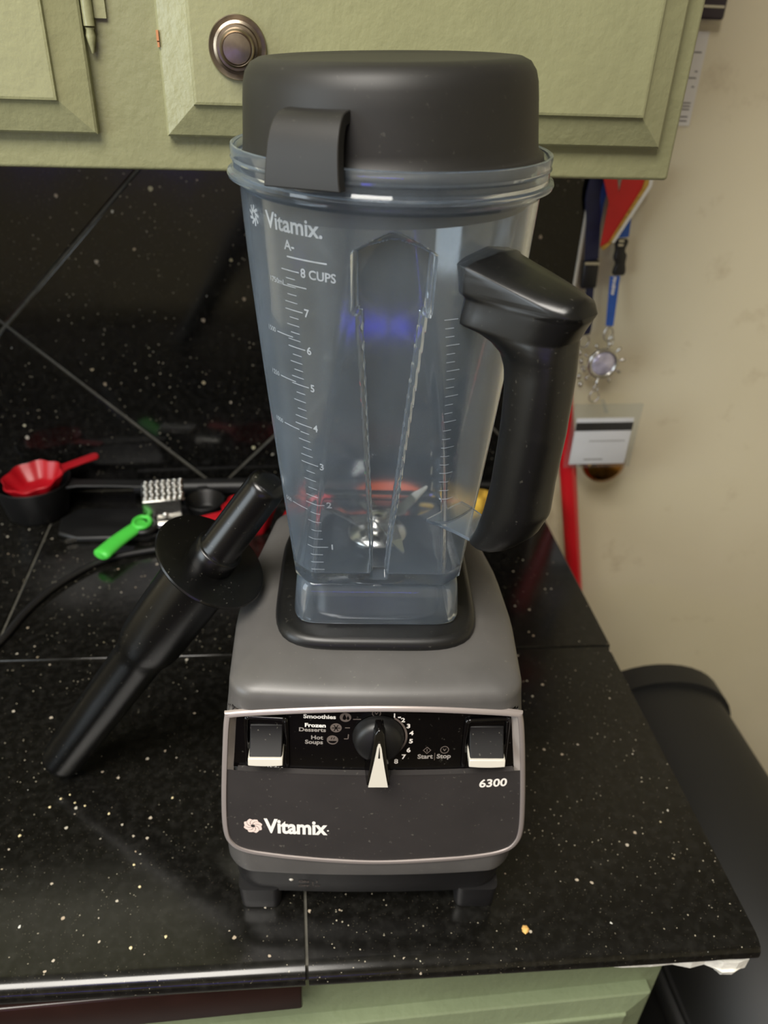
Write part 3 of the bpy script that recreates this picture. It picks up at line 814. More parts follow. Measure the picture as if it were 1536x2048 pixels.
for z in zl:
    a, b, w, e = interp(z, IN), interp(z, OUT), interp(z, HWD), interp(z, EXP)
    c = (a + b) / 2; h = (b - a) / 2
    ring = []
    for j in range(44):
        t = 2 * PI * j / 44; cs, sn = math.cos(t), math.sin(t)
        s = c + h * math.copysign(abs(cs) ** (2 / e), cs); ww = w * math.copysign(abs(sn) ** (2 / e), sn)
        # flare of the head towards the jar, ridge of the top cap falls away from the middle
        hz_ = smooth01((z - .388) / .012)
        wm = interp(s, [(.060, .0205), (.075, .0182), (.092, .0168), (.106, .0150), (.116, .0118), (.1215, .0070)]) + .0022 * smooth01((.412 - z) / .012) * smooth01((.085 - s) / .02)
        ww *= 1 + hz_ * (wm / w - 1)
        p = hd * s + hw_ * ww; ring.append((p.x, p.y, z - ZJ + .0050 * (1 - min(1, abs(ww / wm)) ** 2.2) * smooth01((z - .4128) / .002)))
    rings.append(ring)
mesh_obj('handle', *loft_data(rings), 'handle', bj, sharp=42)
# clear tab that carries the foot of the handle
rings = []
for s, w in ((.052, .0140), (.058, .0135), (.070, .0115), (.086, .0105)):
    z = .2855 - ZJ
    rings.append([tuple(hd * s + hw_ * ww + Vector((0, 0, z + dz_))) for ww, dz_ in ((-w, -.0010), (w, -.0010), (w, .0010), (-w, .0010))])
mesh_obj('handle_tab', *loft_data(rings), 'jar', bj, smooth=False)
# raised cup scale and lettering on the wall
def jar_hit(px, py):
    o, r = local_ray(px, py); o = o - Vector((0, PC, 0)); t = .12
    while t < 1.2:
        X = o + r * t; th = math.atan2(X.y, X.x)
        if math.hypot(X.x, X.y) < r_body(th, X.z): return th, X.z
        t += .0004
    return None
def on_jar(data, th, z, name, rot=0.0, lift=.0004, mat='jar_mark'):
    v, f = data; V = []; r0 = r_body(th, z)
    cr, sr = math.cos(rot), math.sin(rot)
    for p in v:
        x, y = p[0] * cr - p[1] * sr, p[0] * sr + p[1] * cr
        t = th + x / r0; zz = z + y; r = r_body(t, zz) + lift
        V.append((r * math.cos(t), r * math.sin(t), zz - ZJ))
    return mesh_obj(name, V, f, mat, bj, smooth=False)
def subbar(L, w, n=8):
    V = []; Fc = []
    for i in range(n + 1): V += [(L * i / n, -w / 2), (L * i / n, w / 2)]
    for i in range(n): Fc.append((2 * i, 2 * i + 2, 2 * i + 3, 2 * i + 1))
    return V, Fc
CUPS = [('8 CUPS', 602, 546), ('7', 610, 626), ('6', 615, 701), ('5', 622, 776), ('4', 628, 856), ('3', 640, 933), ('2', 654, 1010), ('1', 660, 1094)]
hits = []
for s, x, y in CUPS:
    th, z = jar_hit(x, y); hits.append((th, z))
    on_jar(text_data(s, .0056 if 'C' in s else .0052, .00012, 'LEFT'), th, z, 'lettering')
    on_jar(subbar(-.0105, .0005), th - .012, z, 'scale_tick')
for (a, za), (b, zb_) in zip(hits, hits[1:]):
    for k in range(1, 5):
        t = k / 5; th = a + (b - a) * t - .05; z = za + (zb_ - za) * t
        on_jar(subbar(-.0055 if k % 2 else -.0075, .0004, 5), th, z, 'scale_tick')
a, za = hits[-1]
for k in range(1, 4): on_jar(subbar(-.006, .0006, 5), a - .06, za - .0055 * k, 'scale_tick')
# the millilitre scale further round to the left, and a faint one on the right
for (x, y, s) in ((572, 566, '1750mL'), (553, 660, '1500'), (560, 748, '1250'), (568, 842, '1000'), (585, 1000, '500')):
    h_ = jar_hit(x, y)
    if h_:
        on_jar(text_data(s, .0034, .0, 'RIGHT'), h_[0], h_[1], 'lettering'); on_jar(subbar(.011, .0005, 12), h_[0] + .02, h_[1], 'scale_tick')
th, z = jar_hit(575, 512); on_jar(subbar(.021, .0007), th, z, 'scale_tick')
for i in range(22):
    y = 640 + i * 17; x = 888 + 4 * math.sin(i * .3) - max(0, i - 12) * 1.2
    h_ = jar_hit(x, y)
    if h_: on_jar(subbar(.0045 if i % 3 else .007, .0004, 4), h_[0], h_[1], 'scale_tick')
th, z = jar_hit(534, 438); on_jar(text_data('Vitamix.', .0098, .0002, 'LEFT'), th, z, 'lettering')
th, z = jar_hit(510, 430)
for k in range(9):
    a0 = 2 * PI * k / 9
    on_jar(bar_data(.0015 * math.cos(a0), .0015 * math.sin(a0), .0046 * math.cos(a0 - .7), .0046 * math.sin(a0 - .7), .0012), th, z, 'logo_blade')
th, z = jar_hit(570, 489); on_jar(text_data('A-', .006, .0001, 'LEFT'), th, z, 'lettering')

# ------------------------------------------------------------------ lid
LT = MB @ Matrix.Translation((-.0005, PC, .4560)) @ Matrix.Rotation(math.radians(-2.3), 4, 'Y')
jl = empty('jar_lid', mat=LT); tag(jl, 'tall black rubber lid with arched tab pressed into the blender jar', 'lid')
lidp = [(.0630, -.0165), (.0660, -.0160), (.0672, -.0020), (.0690, .0000), (.0712, .0004), (.0718, .0025), (.0714, .0050), (.0700, .0058), (.0688, .0070), (.0682, .012), (.0668, .028), (.0660, .0345), (.0648, .0385), (.0622, .0420), (.0585, .0437), (.055, .0440), (.050, .0432), (.046, .0430), (.0003, .0430)]
mesh_obj('lid_body', *lathe_data(lidp, 120), 'lid', jl, sharp=55)
for q, ang in enumerate((-117.5, 62.5)):
    A = math.radians(ang); er = Vector((math.cos(A), math.sin(A), 0)); et = Vector((-math.sin(A), math.cos(A), 0))
    prof = [(.0640, .0285), (.0705, .0278), (.0750, .0250), (.0785, .0195), (.0805, .0120), (.0815, .0050), (.0818, .0010)]
    pp = catmull([(a, b, 0) for a, b in prof], 5)
    rings = []
    for i, p in enumerate(pp):
        d = (pp[min(i + 1, len(pp) - 1)] - pp[max(0, i - 1)]).normalized(); nn = Vector((d.y, -d.x, 0))
        if nn.x > 0: nn = -nn
        t = i / (len(pp) - 1); W = .0140 + .0036 * t; th_ = .0050
        a, b = p, p + nn * th_
        rings.append([er * a.x + et * -W + Vector((0, 0, a.y)), er * a.x + et * W + Vector((0, 0, a.y)), er * b.x + et * W + Vector((0, 0, b.y)), er * b.x + et * -W + Vector((0, 0, b.y))])
    mesh_obj('lid_tab', *loft_data(rings), 'lid', jl, sharp=40, bevel=.0010)

# ------------------------------------------------------------------ tamper leaning against the motor base
tip_p = gz(120, 1525, .0130); top_p = Vector((-.0200, .3868, .2795))
ax = (top_p - tip_p).normalized()
tm = Matrix.Translation(tip_p) @ ax.to_track_quat('Z', 'Y').to_matrix().to_4x4()
ta = empty('tamper', mat=tm); tag(ta, 'glossy black tamper stick with round flange leaning on the motor base', 'tamper')
mesh_obj('rod', *lathe_data([(.0003, -.0020), (.008, -.0014), (.0130, .0008), (.0152, .0048), (.0160, .011), (.0170, .100), (.0174, .152), (.0182, .159), (.0200, .165), (.0210, .1700), (.0216, .178), (.0220, .200), (.0222, .2560), (.0150, .258)], 56), 'tamper', ta, sharp=50)
mesh_obj('flange', *lathe_data([(.0150, .2545), (.0340, .2565), (.0356, .2568), (.0361, .2578), (.0356, .2589), (.0340, .2592), (.0150, .2586)], 72), 'tamper', ta, sharp=50)
mesh_obj('grip', *lathe_data([(.0150, .2580), (.0148, .2700), (.0143, .2708), (.0130, .2712), (.0124, .2730), (.0116, .3250), (.0110, .3285), (.0095, .3305), (.005, .3312), (.0003, .3313)], 56), 'tamper', ta, sharp=50)

# ------------------------------------------------------------------ things on the back of the counter
def cup(name, loc, r0, r1, h, wall, mat, hdir, hlen, hw2, label, group=None, tilt=None, hz=None, lobed=0.0):
    e = empty(name, loc)
    if tilt: e.rotation_euler = tilt
    tag(e, label, 'measuring cup', group)
    seg = 72
    def ring(r, z): return [((r * (1 + lobed * math.cos(8 * 2 * PI * j / seg))) * math.cos(2 * PI * j / seg), (r * (1 + lobed * math.cos(8 * 2 * PI * j / seg))) * math.sin(2 * PI * j / seg), z) for j in range(seg)]
    pr = [(r0 * .3, 0), (r0 * .92, 0), (r0, .003), (r1 * .985, h - .002), (r1, h), (r1 - wall * .4, h + .0006), (r1 - wall, h - .0008), (r0 - wall, .005), (r0 * .8, wall + .001), (r0 * .3, wall)]
    mesh_obj('bowl', *loft_data([ring(r, z) for r, z in pr]), mat, e, sharp=50)
    a = hdir; d = Vector((math.cos(a), math.sin(a), 0)); s = Vector((-math.sin(a), math.cos(a), 0)); zh = h - .003 if hz is None else hz
    rings = []
    for t, w, zz in ((0, hw2 * 1.5, 0), (.12, hw2, .0004), (.5, hw2 * .95, .001), (.9, hw2 * 1.05, .001), (.97, hw2 * .8, .001), (1, hw2 * .35, .001)):
        p = d * (r1 - wall * .6 + hlen * t) + Vector((0, 0, zh + zz))
        rings.append([p + s * w + Vector((0, 0, .0015)), p - s * w + Vector((0, 0, .0015)), p - s * w - Vector((0, 0, .0015)), p + s * w - Vector((0, 0, .0015))])
    mesh_obj('handle', *loft_data(rings), mat, e, sharp=40, bevel=.0008)
    return e
c1 = Vector((-.302, .8235, 0))
cup('measuring_cup', c1, .034, .0425, .045, .0022, 'black_cup', math.radians(-5), .10, .0075, 'large black plastic measuring cup with long handle by the backsplash', hz=.040)
cup('measuring_cup', c1 + Vector((.004, -.001, .0285)), .024, .0335, .022, .0020, 'red', math.radians(28), .045, .0065, 'red scalloped measuring cup nested inside the large black cup', tilt=(math.radians(4), math.radians(-5), 0), lobed=.05)
cup('measuring_cup', (-.106, .808, 0), .018, .0235, .020, .002, 'black_cup', math.radians(100), .013, .006, 'small black measuring cup lying beside the garlic press')
cup('measuring_cup', (-.052, .776, 0), .022, .0300, .030, .002, 'red', math.radians(205), .04, .0065, 'red scalloped measuring cup standing behind the tamper flange', lobed=.05)
cup('measuring_cup', (.015, .747, 0), .024, .0320, .026, .002, 'red', math.radians(-60), .04, .0065, 'red scalloped measuring cup behind the jar beside the motor base', lobed=.05)
# long black utensil lying along the backsplash
e = empty('serving_utensil', (-.195, .857, .0108)); tag(e, 'long black utensil handle lying along the foot of the backsplash', 'utensil')
v, f = tube_data([Vector((0, 0, 0)), Vector((.02, -.0005, 0)), Vector((.18, -.004, 0)), Vector((.300, -.008, 0))], [.0092, .0102, .0102, .0090], 20)
mesh_obj('utensil_handle', v, f, 'black_cup', e, sharp=50)
v, f = tube_data([Vector((.300, -.008, 0)), Vector((.38, -.012, 0)), Vector((.455, -.016, 0))], [.0072, .0060, .0055], 16); mesh_obj('utensil_shaft', v, f, 'black_cup', e, sharp=50)
v, f = lathe_data([(.0104, 0), (.0108, .001), (.0108, .006), (.0104, .007)], 20); mesh_obj('collar', xf(v, Matrix.Translation((.245, -.0062, 0)) @ Matrix.Rotation(PI / 2, 4, 'Y')), f, 'black_plastic', e)
# folded black cloth / dark flat pouch under the press
e = empty('dark_case', (-.205, .787, 0)); tag(e, 'flat black case lying between the large cup and the garlic press', 'case')
rings = [[(x * k, y * k, z) for x, y in ((-.062, -.020), (-.040, -.032), (.040, -.034), (.060, -.026), (.066, .012), (.045, .028), (-.05, .030), (-.066, .010))] for z, k in ((0.0005, .97), (.002, 1.0), (.0055, 1.0), (.0075, .96))]
mesh_obj('case_body', *loft_data(rings), 'black_cup', e, sharp=50, bevel=.002)
for x, y, r in ((-.045, -.0325, .3), (.0, -.0335, -.1)):
    v, f = box_data(-.006, .006, -.0012, .0012, -.002, .002); mesh_obj('case_clasp', xf(v, Matrix.Translation((x, y, .004)) @ Matrix.Rotation(r, 4, 'Z')), f, 'steel', e, smooth=False)
# garlic press: studded plate, bracket, shaft, green grips
gp = empty('garlic_press', (-.150, .782, 0)); tag(gp, 'steel garlic press with studded plate and bright green handle', 'garlic press')
pm = Matrix.Translation((.000, .010, .0430)) @ Matrix.Rotation(math.radians(8), 4, 'Z') @ Matrix.Rotation(math.radians(14), 4, 'X')
v, f = box_data(-.0235, .0235, -.0165, .0165, -.0012, .0012); pl = mesh_obj('studded_plate', xf(v, pm), f, 'steel', gp, bevel=.001)
for i in range(7):
    for j in range(6):
        sv, sf = lathe_data([(.0025, 0), (.0023, .003), (.0016, .0042), (.0003, .0046)], 8)
        mesh_obj('stud', xf(sv, pm @ Matrix.Translation((-.0195 + i * .0065 + (j % 2) * .0012, -.0132 + j * .0053, .001))), sf, 'steel', pl)
v, f = join(box_data(-.0220, .0200, -.0085, -.0070, .0120, .0400), box_data(-.0220, .0200, -.0085, .020, .0110, .0125), box_data(-.0220, -.0205, -.0085, .020, .012, .040), box_data(.0185, .02, -.0085, .02, .012, .040))
br = mesh_obj('bracket', xf(v, Matrix.Rotation(math.radians(8), 4, 'Z')), f, 'steel', gp, smooth=False)
v, f = lathe_data([(.0032, 0), (.0030, .001), (.0015, .0018), (.0003, .002)], 14); mesh_obj('rivet', xf(v, Matrix.Rotation(math.radians(8), 4, 'Z') @ Matrix.Translation((.002, -.0085, .022)) @ Matrix.Rotation(PI / 2, 4, 'X')), f, 'steel', br)
v, f = tube_data([Vector((-.012, -.016, .0135)), Vector((.020, -.014, .0135)), Vector((.05, -.010, .013))], .0042, 12); mesh_obj('shaft', v, f, 'steel', gp, sharp=50)
hp_ = catmull([(-.021, -.018, .018), (-.030, -.030, .018), (-.045, -.052, .017), (-.0585, -.075, .0150)], 6)
v, f = tube_data(hp_, [.0085 + .0020 * i / (len(hp_) - 1) if i < len(hp_) - 1 else .008 for i in range(len(hp_))], 16, flat=.55)
gh = mesh_obj('handle_grip', v, f, 'green', gp, sharp=60)
rg = tube_data([Vector((-.0215 + .0088 * math.cos(t), -.021 + .0110 * math.sin(t), .0215)) for t in [2 * PI * k / 28 for k in range(28)]], .0028, 10, closed=True); mesh_obj('grip_ring', *rg, 'green', gh)
rg = tube_data([Vector((-.0200 + .0125 * math.cos(t), -.021 + .0140 * math.sin(t), .0165)) for t in [2 * PI * k / 28 for k in range(28)]], .0034, 10, closed=True); mesh_obj('ring_guard', *rg, 'black_cup', gh)
# cord
cp = [gz(-70, 1340, .004), gz(0, 1283, .004), gz(60, 1215, .004), gz(130, 1160, .004), gz(215, 1118, .004), gz(330, 1096, .004), gz(400, 1090, .004), Vector((-.06, .69, .004)), Vector((-.02, .62, .005)), Vector((.03, .545, .008)), Vector((.05, .520, .020))]
v, f = tube_data(catmull(cp, 8), .0034, 10)
tag(mesh_obj('power_cord', v, f, 'cord'), 'thin black power cord curving over the counter behind the tamper', 'cord')
# yellow sponge and orange scoop behind the jar
e = gz(930, 1042, 0)
rings = []
for z, k in ((.0005, .90), (.004, 1.0), (.016, 1.0), (.023, .92), (.0255, .75)):
    rings.append([(k * (.030 + .004 * math.sin(3 * a)) * math.cos(a) * 1.0, k * (.019 + .004 * math.cos(2 * a + 1)) * math.sin(a), z + .002 * math.sin(5 * a)) for a in [2 * PI * j / 40 for j in range(40)]])
sp = mesh_obj('sponge', *loft_data(rings), 'yellow', None, sharp=60); sp.location = (e.x + .003, e.y + .020, .0016)
tag(sp, 'small yellow sponge on the counter behind the jar handle', 'sponge')
cup('measuring_cup', (.112, .790, 0), .026, .036, .030, .002, 'orange', math.radians(170), .045, .007, 'orange measuring cup seen blurred through the jar wall')
# crumb at the front edge
v, f = lathe_data([(.0004, 0), (.0022, .0002), (.0030, .0012), (.0018, .0026), (.0004, .003)], 7)
cr = gz(1050, 1861)
def crumb(p, s, mt='crumb'):
    o = mesh_obj('crumb', [(p.x + q[0] * s * random.uniform(.7, 1.2), p.y + q[1] * s * random.uniform(.7, 1.2), q[2] * s) for q in v], f, mt, None, smooth=False); return o
tag(crumb(cr, 1.0), 'golden bread crumb near the rounded front edge, right of the motor base', 'crumb')
for i, (x, y, s) in enumerate(((100, 1615, .45), (122, 1598, .4), (140, 1590, .35), (150, 1606, .35), (40, 1672, .5), (170, 1612, .35), (345, 1596, .4), (218, 1628, .45), (268, 1730, .4), (280, 1774, .45), (332, 1874, .5), (262, 1896, .5))):
    tag(crumb(gz(x, y), s * .75, 'crumb_pale'), 'tiny pale crumb on the bare counter left of the motor base', 'crumb', 'tiny crumbs on the counter')

# ------------------------------------------------------------------ things hanging on the door and wall
YD = BK + .004
def wp(px, py, d): return gy(px, py, YD - d)
# hook rail high behind the cabinet edge
hk = empty('wall_hook', (.376, YD, .470)); tag(hk, 'small metal wall hook holding the lanyards beside the cabinet', 'hook')
v, f = box_data(-.031, .026, -.004, -.0002, -.012, .012); mesh_obj('hook_plate', v, f, 'steel', hk, bevel=.001)
for x in (-.018, 0, .018):
    hpts = catmull([(x, -.004, .004), (x, -.020, .002), (x, -.026, -.008), (x, -.034, -.004), (x, -.036, .004)], 5); mesh_obj('hook_prong', *tube_data(hpts, .002, 8, up=Vector((1, 0, 0))), 'steel', hk)
# navy lanyard
ln = empty('lanyard', (.352, YD, .46)); tag(ln, 'navy lanyard with black buckle hanging closest to the backsplash edge', 'lanyard')
def lrel(o, d): return [Vector(p) - o.location for p in d[0]], d[1]
top = Vector((.354, YD - .022, .468))
d = ribbon_data(catmull([top, wp(1192, 365, .02), wp(1187, 440, .018), wp(1183, 520, .016)], 6), .017, .0012, (1, .15, 0)); mesh_obj('strap', *lrel(ln, d), 'navy', ln, smooth=False)
d = ribbon_data(catmull([top + Vector((.012, .004, 0)), wp(1212, 370, .01), wp(1197, 430, .012), wp(1187, 500, .014)], 6), .008, .0012, (1, -.3, 0)); mesh_obj('strap', *lrel(ln, d), 'blue', ln, smooth=False)
d = box_data(-.009, .009, -.004, .004, -.016, .016); c = wp(1179, 548, .016)
bk1 = mesh_obj('buckle', *lrel(ln, (xf(d[0], Matrix.Translation(c) @ Matrix.Rotation(-.06, 4, 'Y')), d[1])), 'black_fabric', ln, bevel=.002)
d = box_data(-.0085, .0085, -.0046, -.004, -.0015, .0015); mesh_obj('buckle_bar', *lrel(ln, (xf(d[0], Matrix.Translation(wp(1182, 525, .016))), d[1])), 'steel', bk1, smooth=False)
d = ribbon_data(catmull([wp(1180, 575, .014), wp(1177, 610, .014), wp(1176, 650, .014), wp(1172, 668, .014)], 5), [.010] * 16, .0014, (1, .2, 0)); mesh_obj('strap', *lrel(ln, d), 'navy', ln, smooth=False)
ctr = wp(1168, 682, .012); d = tube_data([ctr + Vector((.0065 * math.cos(t), 0, .008 * math.sin(t))) for t in [2 * PI * k / 24 for k in range(24)]], .0011, 8, closed=True, up=Vector((0, 1, 0))); mesh_obj('key_ring', *lrel(ln, d), 'steel', ln)
for k, (x, y) in enumerate(((1160, 705), (1163, 722), (1168, 738), (1158, 752), (1161, 768))):
    c = wp(x, y, .008); d = lathe_data([(.0003, -.004), (.0028, -.002), (.0032, 0), (.0028, .002), (.0003, .004)], 12); mesh_obj('charm', *lrel(ln, (xf(d[0], Matrix.Translation(c)), d[1])), 'steel', ln)
# blue lanyard with ship-wheel keyring
lb = empty('lanyard', (.388, YD, .46)); tag(lb, 'bright blue lanyard with black buckle hanging over the beige door', 'lanyard')
top = Vector((.388, YD - .022, .468))
d = ribbon_data(catmull([top, wp(1262, 365, .016), wp(1252, 430, .014), wp(1246, 475, .013)], 6), .014, .0012, (1, .2, 0)); mesh_obj('strap', *lrel(lb, d), 'blue', lb, smooth=False)
c0, c1_ = wp(1244, 478, .013), wp(1236, 550, .013)
d = ribbon_data(catmull([c0, (c0 * .65 + c1_ * .35) + Vector((-.001, 0, 0)), (c0 * .35 + c1_ * .65) + Vector((.001, 0, 0)), c1_], 6), [.013 + .002 * math.sin(i * .9) for i in range(19)], .006, (1, .1, 0)); bk2 = mesh_obj('buckle', *lrel(lb, d), 'black_fabric', lb, bevel=.0012)
for y in (482, 490):
    c = wp(1243 - (y - 482) * .2, y, .0165); d = box_data(-.003, .003, -.0004, .0004, -.0012, .0012); mesh_obj('buckle_bar', *lrel(lb, (xf(d[0], Matrix.Translation(c)), d[1])), 'steel', bk2, smooth=False)
d = ribbon_data(catmull([wp(1230, 552, .016), wp(1226, 590, .020), wp(1222, 625, .025), wp(1219, 652, .030)], 6), [.013 - .0002 * i for i in range(19)], .0014, (1, .25, 0)); st = mesh_obj('strap', *lrel(lb, d), 'blue', lb, smooth=False)
for q in range(6):                                     # printed word, too blurred to read: small white dabs
    c = wp(1229 - q * .8, 556 + q * 6.2, .0172 + q * .0007); d = box_data(-.0022, .0022 - .0004 * (q % 3), -.0004, .0004, -.0014, .0012 + .0003 * (q % 2)); mesh_obj('print_mark', *lrel(lb, (xf(d[0], Matrix.Translation(c)), d[1])), 'print', st, smooth=False)
ctr = wp(1217, 668, .033); d = tube_data([ctr + Vector((.0055 * math.cos(t), 0, .0085 * math.sin(t))) for t in [2 * PI * k / 24 for k in range(24)]], .0011, 8, closed=True, up=Vector((0, 1, 0))); mesh_obj('split_ring', *lrel(lb, d), 'steel', lb)
wc = wp(1206, 727, .042)
kw = empty('keyring_charm', wc); tag(kw, 'silver ship-wheel keyring with pearly centre below the blue lanyard', 'keyring')
d = tube_data([Vector((.0165 * math.cos(t), 0, .0165 * math.sin(t))) for t in [2 * PI * k / 48 for k in range(48)]], .0026, 10, closed=True, up=Vector((0, 1, 0))); mesh_obj('wheel_rim', *d, 'steel', kw)
v, f = lathe_data([(.0148, 0), (.0146, .0016), (.0110, .0034), (.005, .0042), (.0003, .0044)], 40); mesh_obj('gem', xf(v, Matrix.Translation((0, .001, 0)) @ Matrix.Rotation(PI / 2, 4, 'X')), f, 'gem', kw)
for k in range(10):
    t = 2 * PI * (k + .3) / 10; dd = Vector((math.cos(t), 0, math.sin(t)))
    sv, sf = tube_data([dd * .0165, dd * .0215, dd * .0235, dd * .0255, dd * .0275], [.0009, .0009, .0020, .0020, .0006], 8, up=Vector((0, 1, 0))); mesh_obj('spoke', sv, sf, 'steel', kw)
for z0, rr in ((-.0315, .0035), (-.0420, .0075)):
    d = tube_data([Vector((-.003 + rr * .8 * math.cos(t), 0, z0 + rr * math.sin(t))) for t in [2 * PI * k / 24 for k in range(24)]], .0009, 8, closed=True, up=Vector((0, 1, 0))); mesh_obj('chain_link', *d, 'steel', kw)
d = tube_data([Vector((.004 + .0030 * math.cos(t), 0, .0285 + .006 * math.sin(t))) for t in [2 * PI * k / 20 for k in range(20)]], .0009, 8, closed=True, up=Vector((0, 1, 0))); mesh_obj('chain_link', *d, 'steel', kw)
# red pennant ribbon with gold and white trim
rp = empty('medal_ribbon', (.37, YD, .46)); tag(rp, 'folded red ribbon with gold and white trimmed edge among the lanyards', 'ribbon')
def plate(pts, dpt, th, mat, name):
    P0 = [wp(x, y, dpt) for x, y in pts]; n = len(P0)
    V = P0 + [p + Vector((0, -th, 0)) for p in P0]; Fc = [tuple(range(n)), tuple(range(n, 2 * n))] + [(i, (i + 1) % n, n + (i + 1) % n, n + i) for i in range(n)]
    return mesh_obj(name, *lrel(rp, (V, Fc)), mat, rp, smooth=False)
plate([(1204, 345), (1232, 345), (1237, 384), (1247, 345), (1292, 345), (1285, 372), (1216, 488), (1200, 492), (1213, 425), (1217, 405)], .026, .0014, 'red_ribbon', 'ribbon_face')
plate([(1293, 345), (1302, 345), (1297, 368), (1224, 484), (1206, 500), (1199, 494), (1216, 484), (1284, 375)], .027, .0022, 'gold', 'gold_trim')
plate([(1300, 345), (1308, 345), (1302, 372), (1228, 484), (1222, 484), (1296, 370)], .0275, .0024, 'white_edge', 'white_trim')
# card in a clear sleeve with magnetic stripe
CD = .070
x0, x1, z1, z0 = wp(1154, 838, CD).x, wp(1268, 838, CD).x, wp(1212, 836, CD).z, wp(1212, 927, CD).z
cd = empty('swipe_card', ((x0 + x1) / 2, YD, (z0 + z1) / 2)); tag(cd, 'white card with black magnetic stripe hanging before the brass knob', 'card')
def cbox(name, a, mat, bev=0, par=cd): v, f = box_data(*a); return mesh_obj(name, *lrel(cd, (v, f)), mat, par, bevel=bev, smooth=bev > 0)
cbd = cbox('card_body', (x0, x1, YD - CD - .0006, YD - CD + .0006, z0, z1), 'white_card', .0004)
cbox('magnetic_stripe', (x0, x1, YD - CD - .0010, YD - CD - .0006, z1 - .0165, z1 - .0055), 'stripe', 0, cbd)
cbox('print_line', (x0 + .02, x1 - .006, YD - CD - .0009, YD - CD - .0006, z1 - .0310, z1 - .0300), 'print_dim', 0, cbd)
cbox('print_line', (x0 + .018, x0 + .042, YD - CD - .0009, YD - CD - .0006, z0 + .006, z0 + .0075), 'print_dim', 0, cbd)
cbox('clear_sleeve', (x0 - .006, x1 + .007, YD - CD - .0016, YD - CD + .0014, z0 - .004, z1 + .018), 'sleeve')
d = ribbon_data(catmull([wp(1213, 826, CD), wp(1209, 812, .062), wp(1205, 799, .050)], 4), .005, .0006, (1, .1, 0)); mesh_obj('sleeve_strap', *lrel(cd, d), 'sleeve', cd, smooth=False)
# papers and dark holder beside the cabinet
pc = wp(1385, 160, .003)
pa = empty('paper_note', (pc.x, YD, pc.z)); tag(pa, 'white printed paper strip pinned to the wall beside the cabinet', 'paper')
px0, px1 = wp(1350, 250, .002).x, wp(1380, 245, .002).x; pz0, pz1 = wp(1375, 252, .002).z, wp(1400, 62, .002).z
d = box_data(px0 - .006, px1, YD - .0016, YD - .0010, pz0, pz1); sh = mesh_obj('sheet', *[[Vector(p) - pa.location for p in d[0]], d[1]], 'paper', pa, smooth=False)
for z_, w_ in ((.004, .012), (.008, .012), (.015, .010), (.018, .010), (.021, .013), (.036, .003), (.044, .009), (.050, .003), (.067, .012)):
    d = box_data(px1 - .004 - w_, px1 - .004, YD - .0018, YD - .0015, pz0 + z_, pz0 + z_ + .0013); mesh_obj('print_line', [Vector(p) - pa.location for p in d[0]], d[1], 'ink', sh, smooth=False)
hx0, hx1, hz0 = wp(1395, 40, .01).x, wp(1439, 38, .01).x, wp(1425, 40, .01).z
ph = empty('wall_holder', ((hx0 + hx1) / 2, YD, hz0)); tag(ph, 'dark purple plastic holder on the wall above the paper strip', 'holder')
d = box_data(hx0 - .03 - ph.location.x, hx1 - ph.location.x, -.020, -.0004, 0, .06); mesh_obj('holder_body', *d, 'purple', ph, bevel=.003, segs=3)
d = box_data(hx0 - .03 - ph.location.x, hx1 - .003 - ph.location.x, -.0212, -.0195, .010, .012); mesh_obj('holder_slot', *d, 'steel', ph, smooth=False)
# red pole leaning on the door behind the end of the counter
pb = Vector((.520, .800, FL + .013)); q1 = wp(1128, 800, .050); q2 = gy(1149, 1180, .835)
dirp = (q1 - q2).normalized(); lowt = (q2.z - (FL + .004)) / dirp.z
pole_lo = q2 - dirp * lowt; pole_hi = q1 + dirp * .055
v, f = tube_data([pole_lo, q2, q1, pole_hi], .0108, 24, up=Vector((0, 1, 0)))
po = empty('broom_handle', pole_lo); tag(po, 'glossy red pole leaning on the door past the counter end', 'pole')
mesh_obj('pole', [Vector(p) - pole_lo for p in v], f, 'red_pole', po, sharp=60)
v, f = tube_data([pole_hi, pole_hi + dirp * .012, pole_hi + dirp * .014], [.0112, .0112, .006], 20, up=Vector((0, 1, 0))); mesh_obj('end_cap', [Vector(p) - pole_lo for p in v], f, 'black_cup', po, sharp=50)

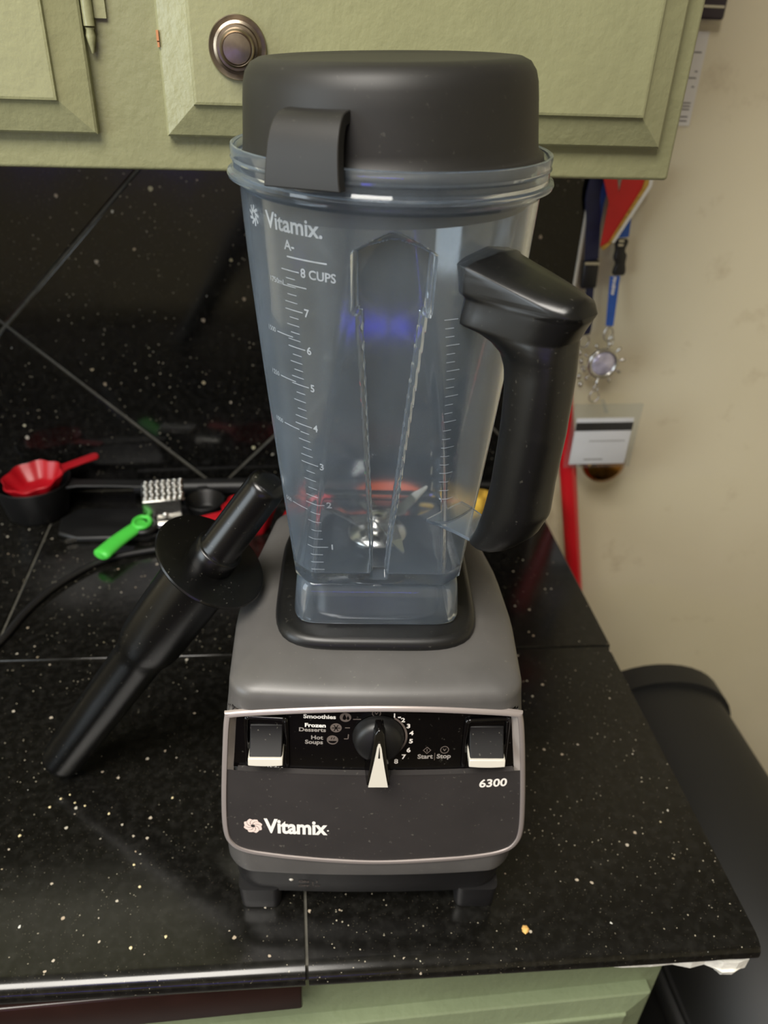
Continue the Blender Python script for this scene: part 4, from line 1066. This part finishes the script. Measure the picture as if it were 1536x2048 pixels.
# ------------------------------------------------------------------ blue LED strips across the room (they show as reflections)
k = N('blue_led'); k.p.inputs['Base Color'].default_value = (.05, .05, .3, 1); k.p.inputs['Emission Color'].default_value = (.12, .10, 1, 1); k.p.inputs['Emission Strength'].default_value = 8
M['led'] = k.m
def led(x0, x1, z0, z1, label):
    e = empty('led_strip', ((x0 + x1) / 2, YF + .002, (z0 + z1) / 2)); tag(e, label, 'light')
    box('channel', (-(x1 - x0) / 2 - .01, (x1 - x0) / 2 + .01, 0, .012, -(z1 - z0) / 2 - .008, (z1 - z0) / 2 + .008), 'white_edge', e)
    box('diffuser', (-(x1 - x0) / 2, (x1 - x0) / 2, .010, .018, -(z1 - z0) / 2, (z1 - z0) / 2), 'led', e)
led(-1.6, .1, .02, .09, 'long blue light strip on the wall across the room')
e = empty('led_strip', (-.62, -1.15, CE - .001)); tag(e, 'short blue light strip stuck to the ceiling', 'light')
box('channel', (-.16, .16, -.05, .05, -.010, 0), 'white_edge', e); box('diffuser', (-.15, .15, -.04, .04, -.016, -.010), 'led', e)

# ------------------------------------------------------------------ black bin beside the counter
bi = empty('trash_bin', (.475, .48, FL)); tag(bi, 'tall black plastic trash bin with arched lid beside the counter', 'trash bin')
BX, BW = .462, .102
def arch(y, zt_, zb_, w, n=20):
    pts = [(BX + w * math.cos(PI * i / n), y, zb_ + (zt_ - zb_) * math.sin(PI * i / n) ** .8) for i in range(n + 1)]
    return pts
zsp, zap = -.285, -.190
rings = [[(x, y, z) for x, y, z in arch(y, zap + (0 if k else -.01), zsp, BW - (0 if k else .008))] for y, k in ((.695, 0), (.690, 1), (.50, 1), (.26, 1), (.250, 0))]
v, f = loft_data(rings); mesh_obj('lid', rel(bi, v), f, 'bin', bi, sharp=50)
rings = [[(x, y, z) for x, y, z in arch(y, zap + .008, zsp - .004, BW + .007)] for y in (.668, .700)] + [[(x, y, z) for x, y, z in arch(y, zap - .002, zsp - .004, BW - .003)] for y in (.700, .668)]
rings.append(rings[0]); v, f = loft_data(rings, False, False); mesh_obj('lid_rim', rel(bi, v), f, 'bin', bi, sharp=50)
def rr(z, w, y0, y1): return [(BX + w * math.copysign(abs(math.cos(t)) ** .35, math.cos(t)), (y0 + y1) / 2 + (y1 - y0) / 2 * math.copysign(abs(math.sin(t)) ** .35, math.sin(t)), z) for t in [2 * PI * j / 48 for j in range(48)]]
v, f = loft_data([rr(FL, .084, .28, .67), rr(FL + .01, .090, .27, .68), rr(-.52, .096, .262, .685), rr(-.31, BW + .002, .255, .692), rr(-.283, BW + .004, .252, .694)]); mesh_obj('bin_body', rel(bi, v), f, 'bin', bi, sharp=50)
v, f = loft_data([rr(-.318, BW + .006, .247, .697), rr(-.314, BW + .010, .243, .700), rr(-.296, BW + .010, .243, .700), rr(-.292, BW + .006, .247, .697)]); mesh_obj('bin_collar', rel(bi, v), f, 'bin', bi, sharp=50)
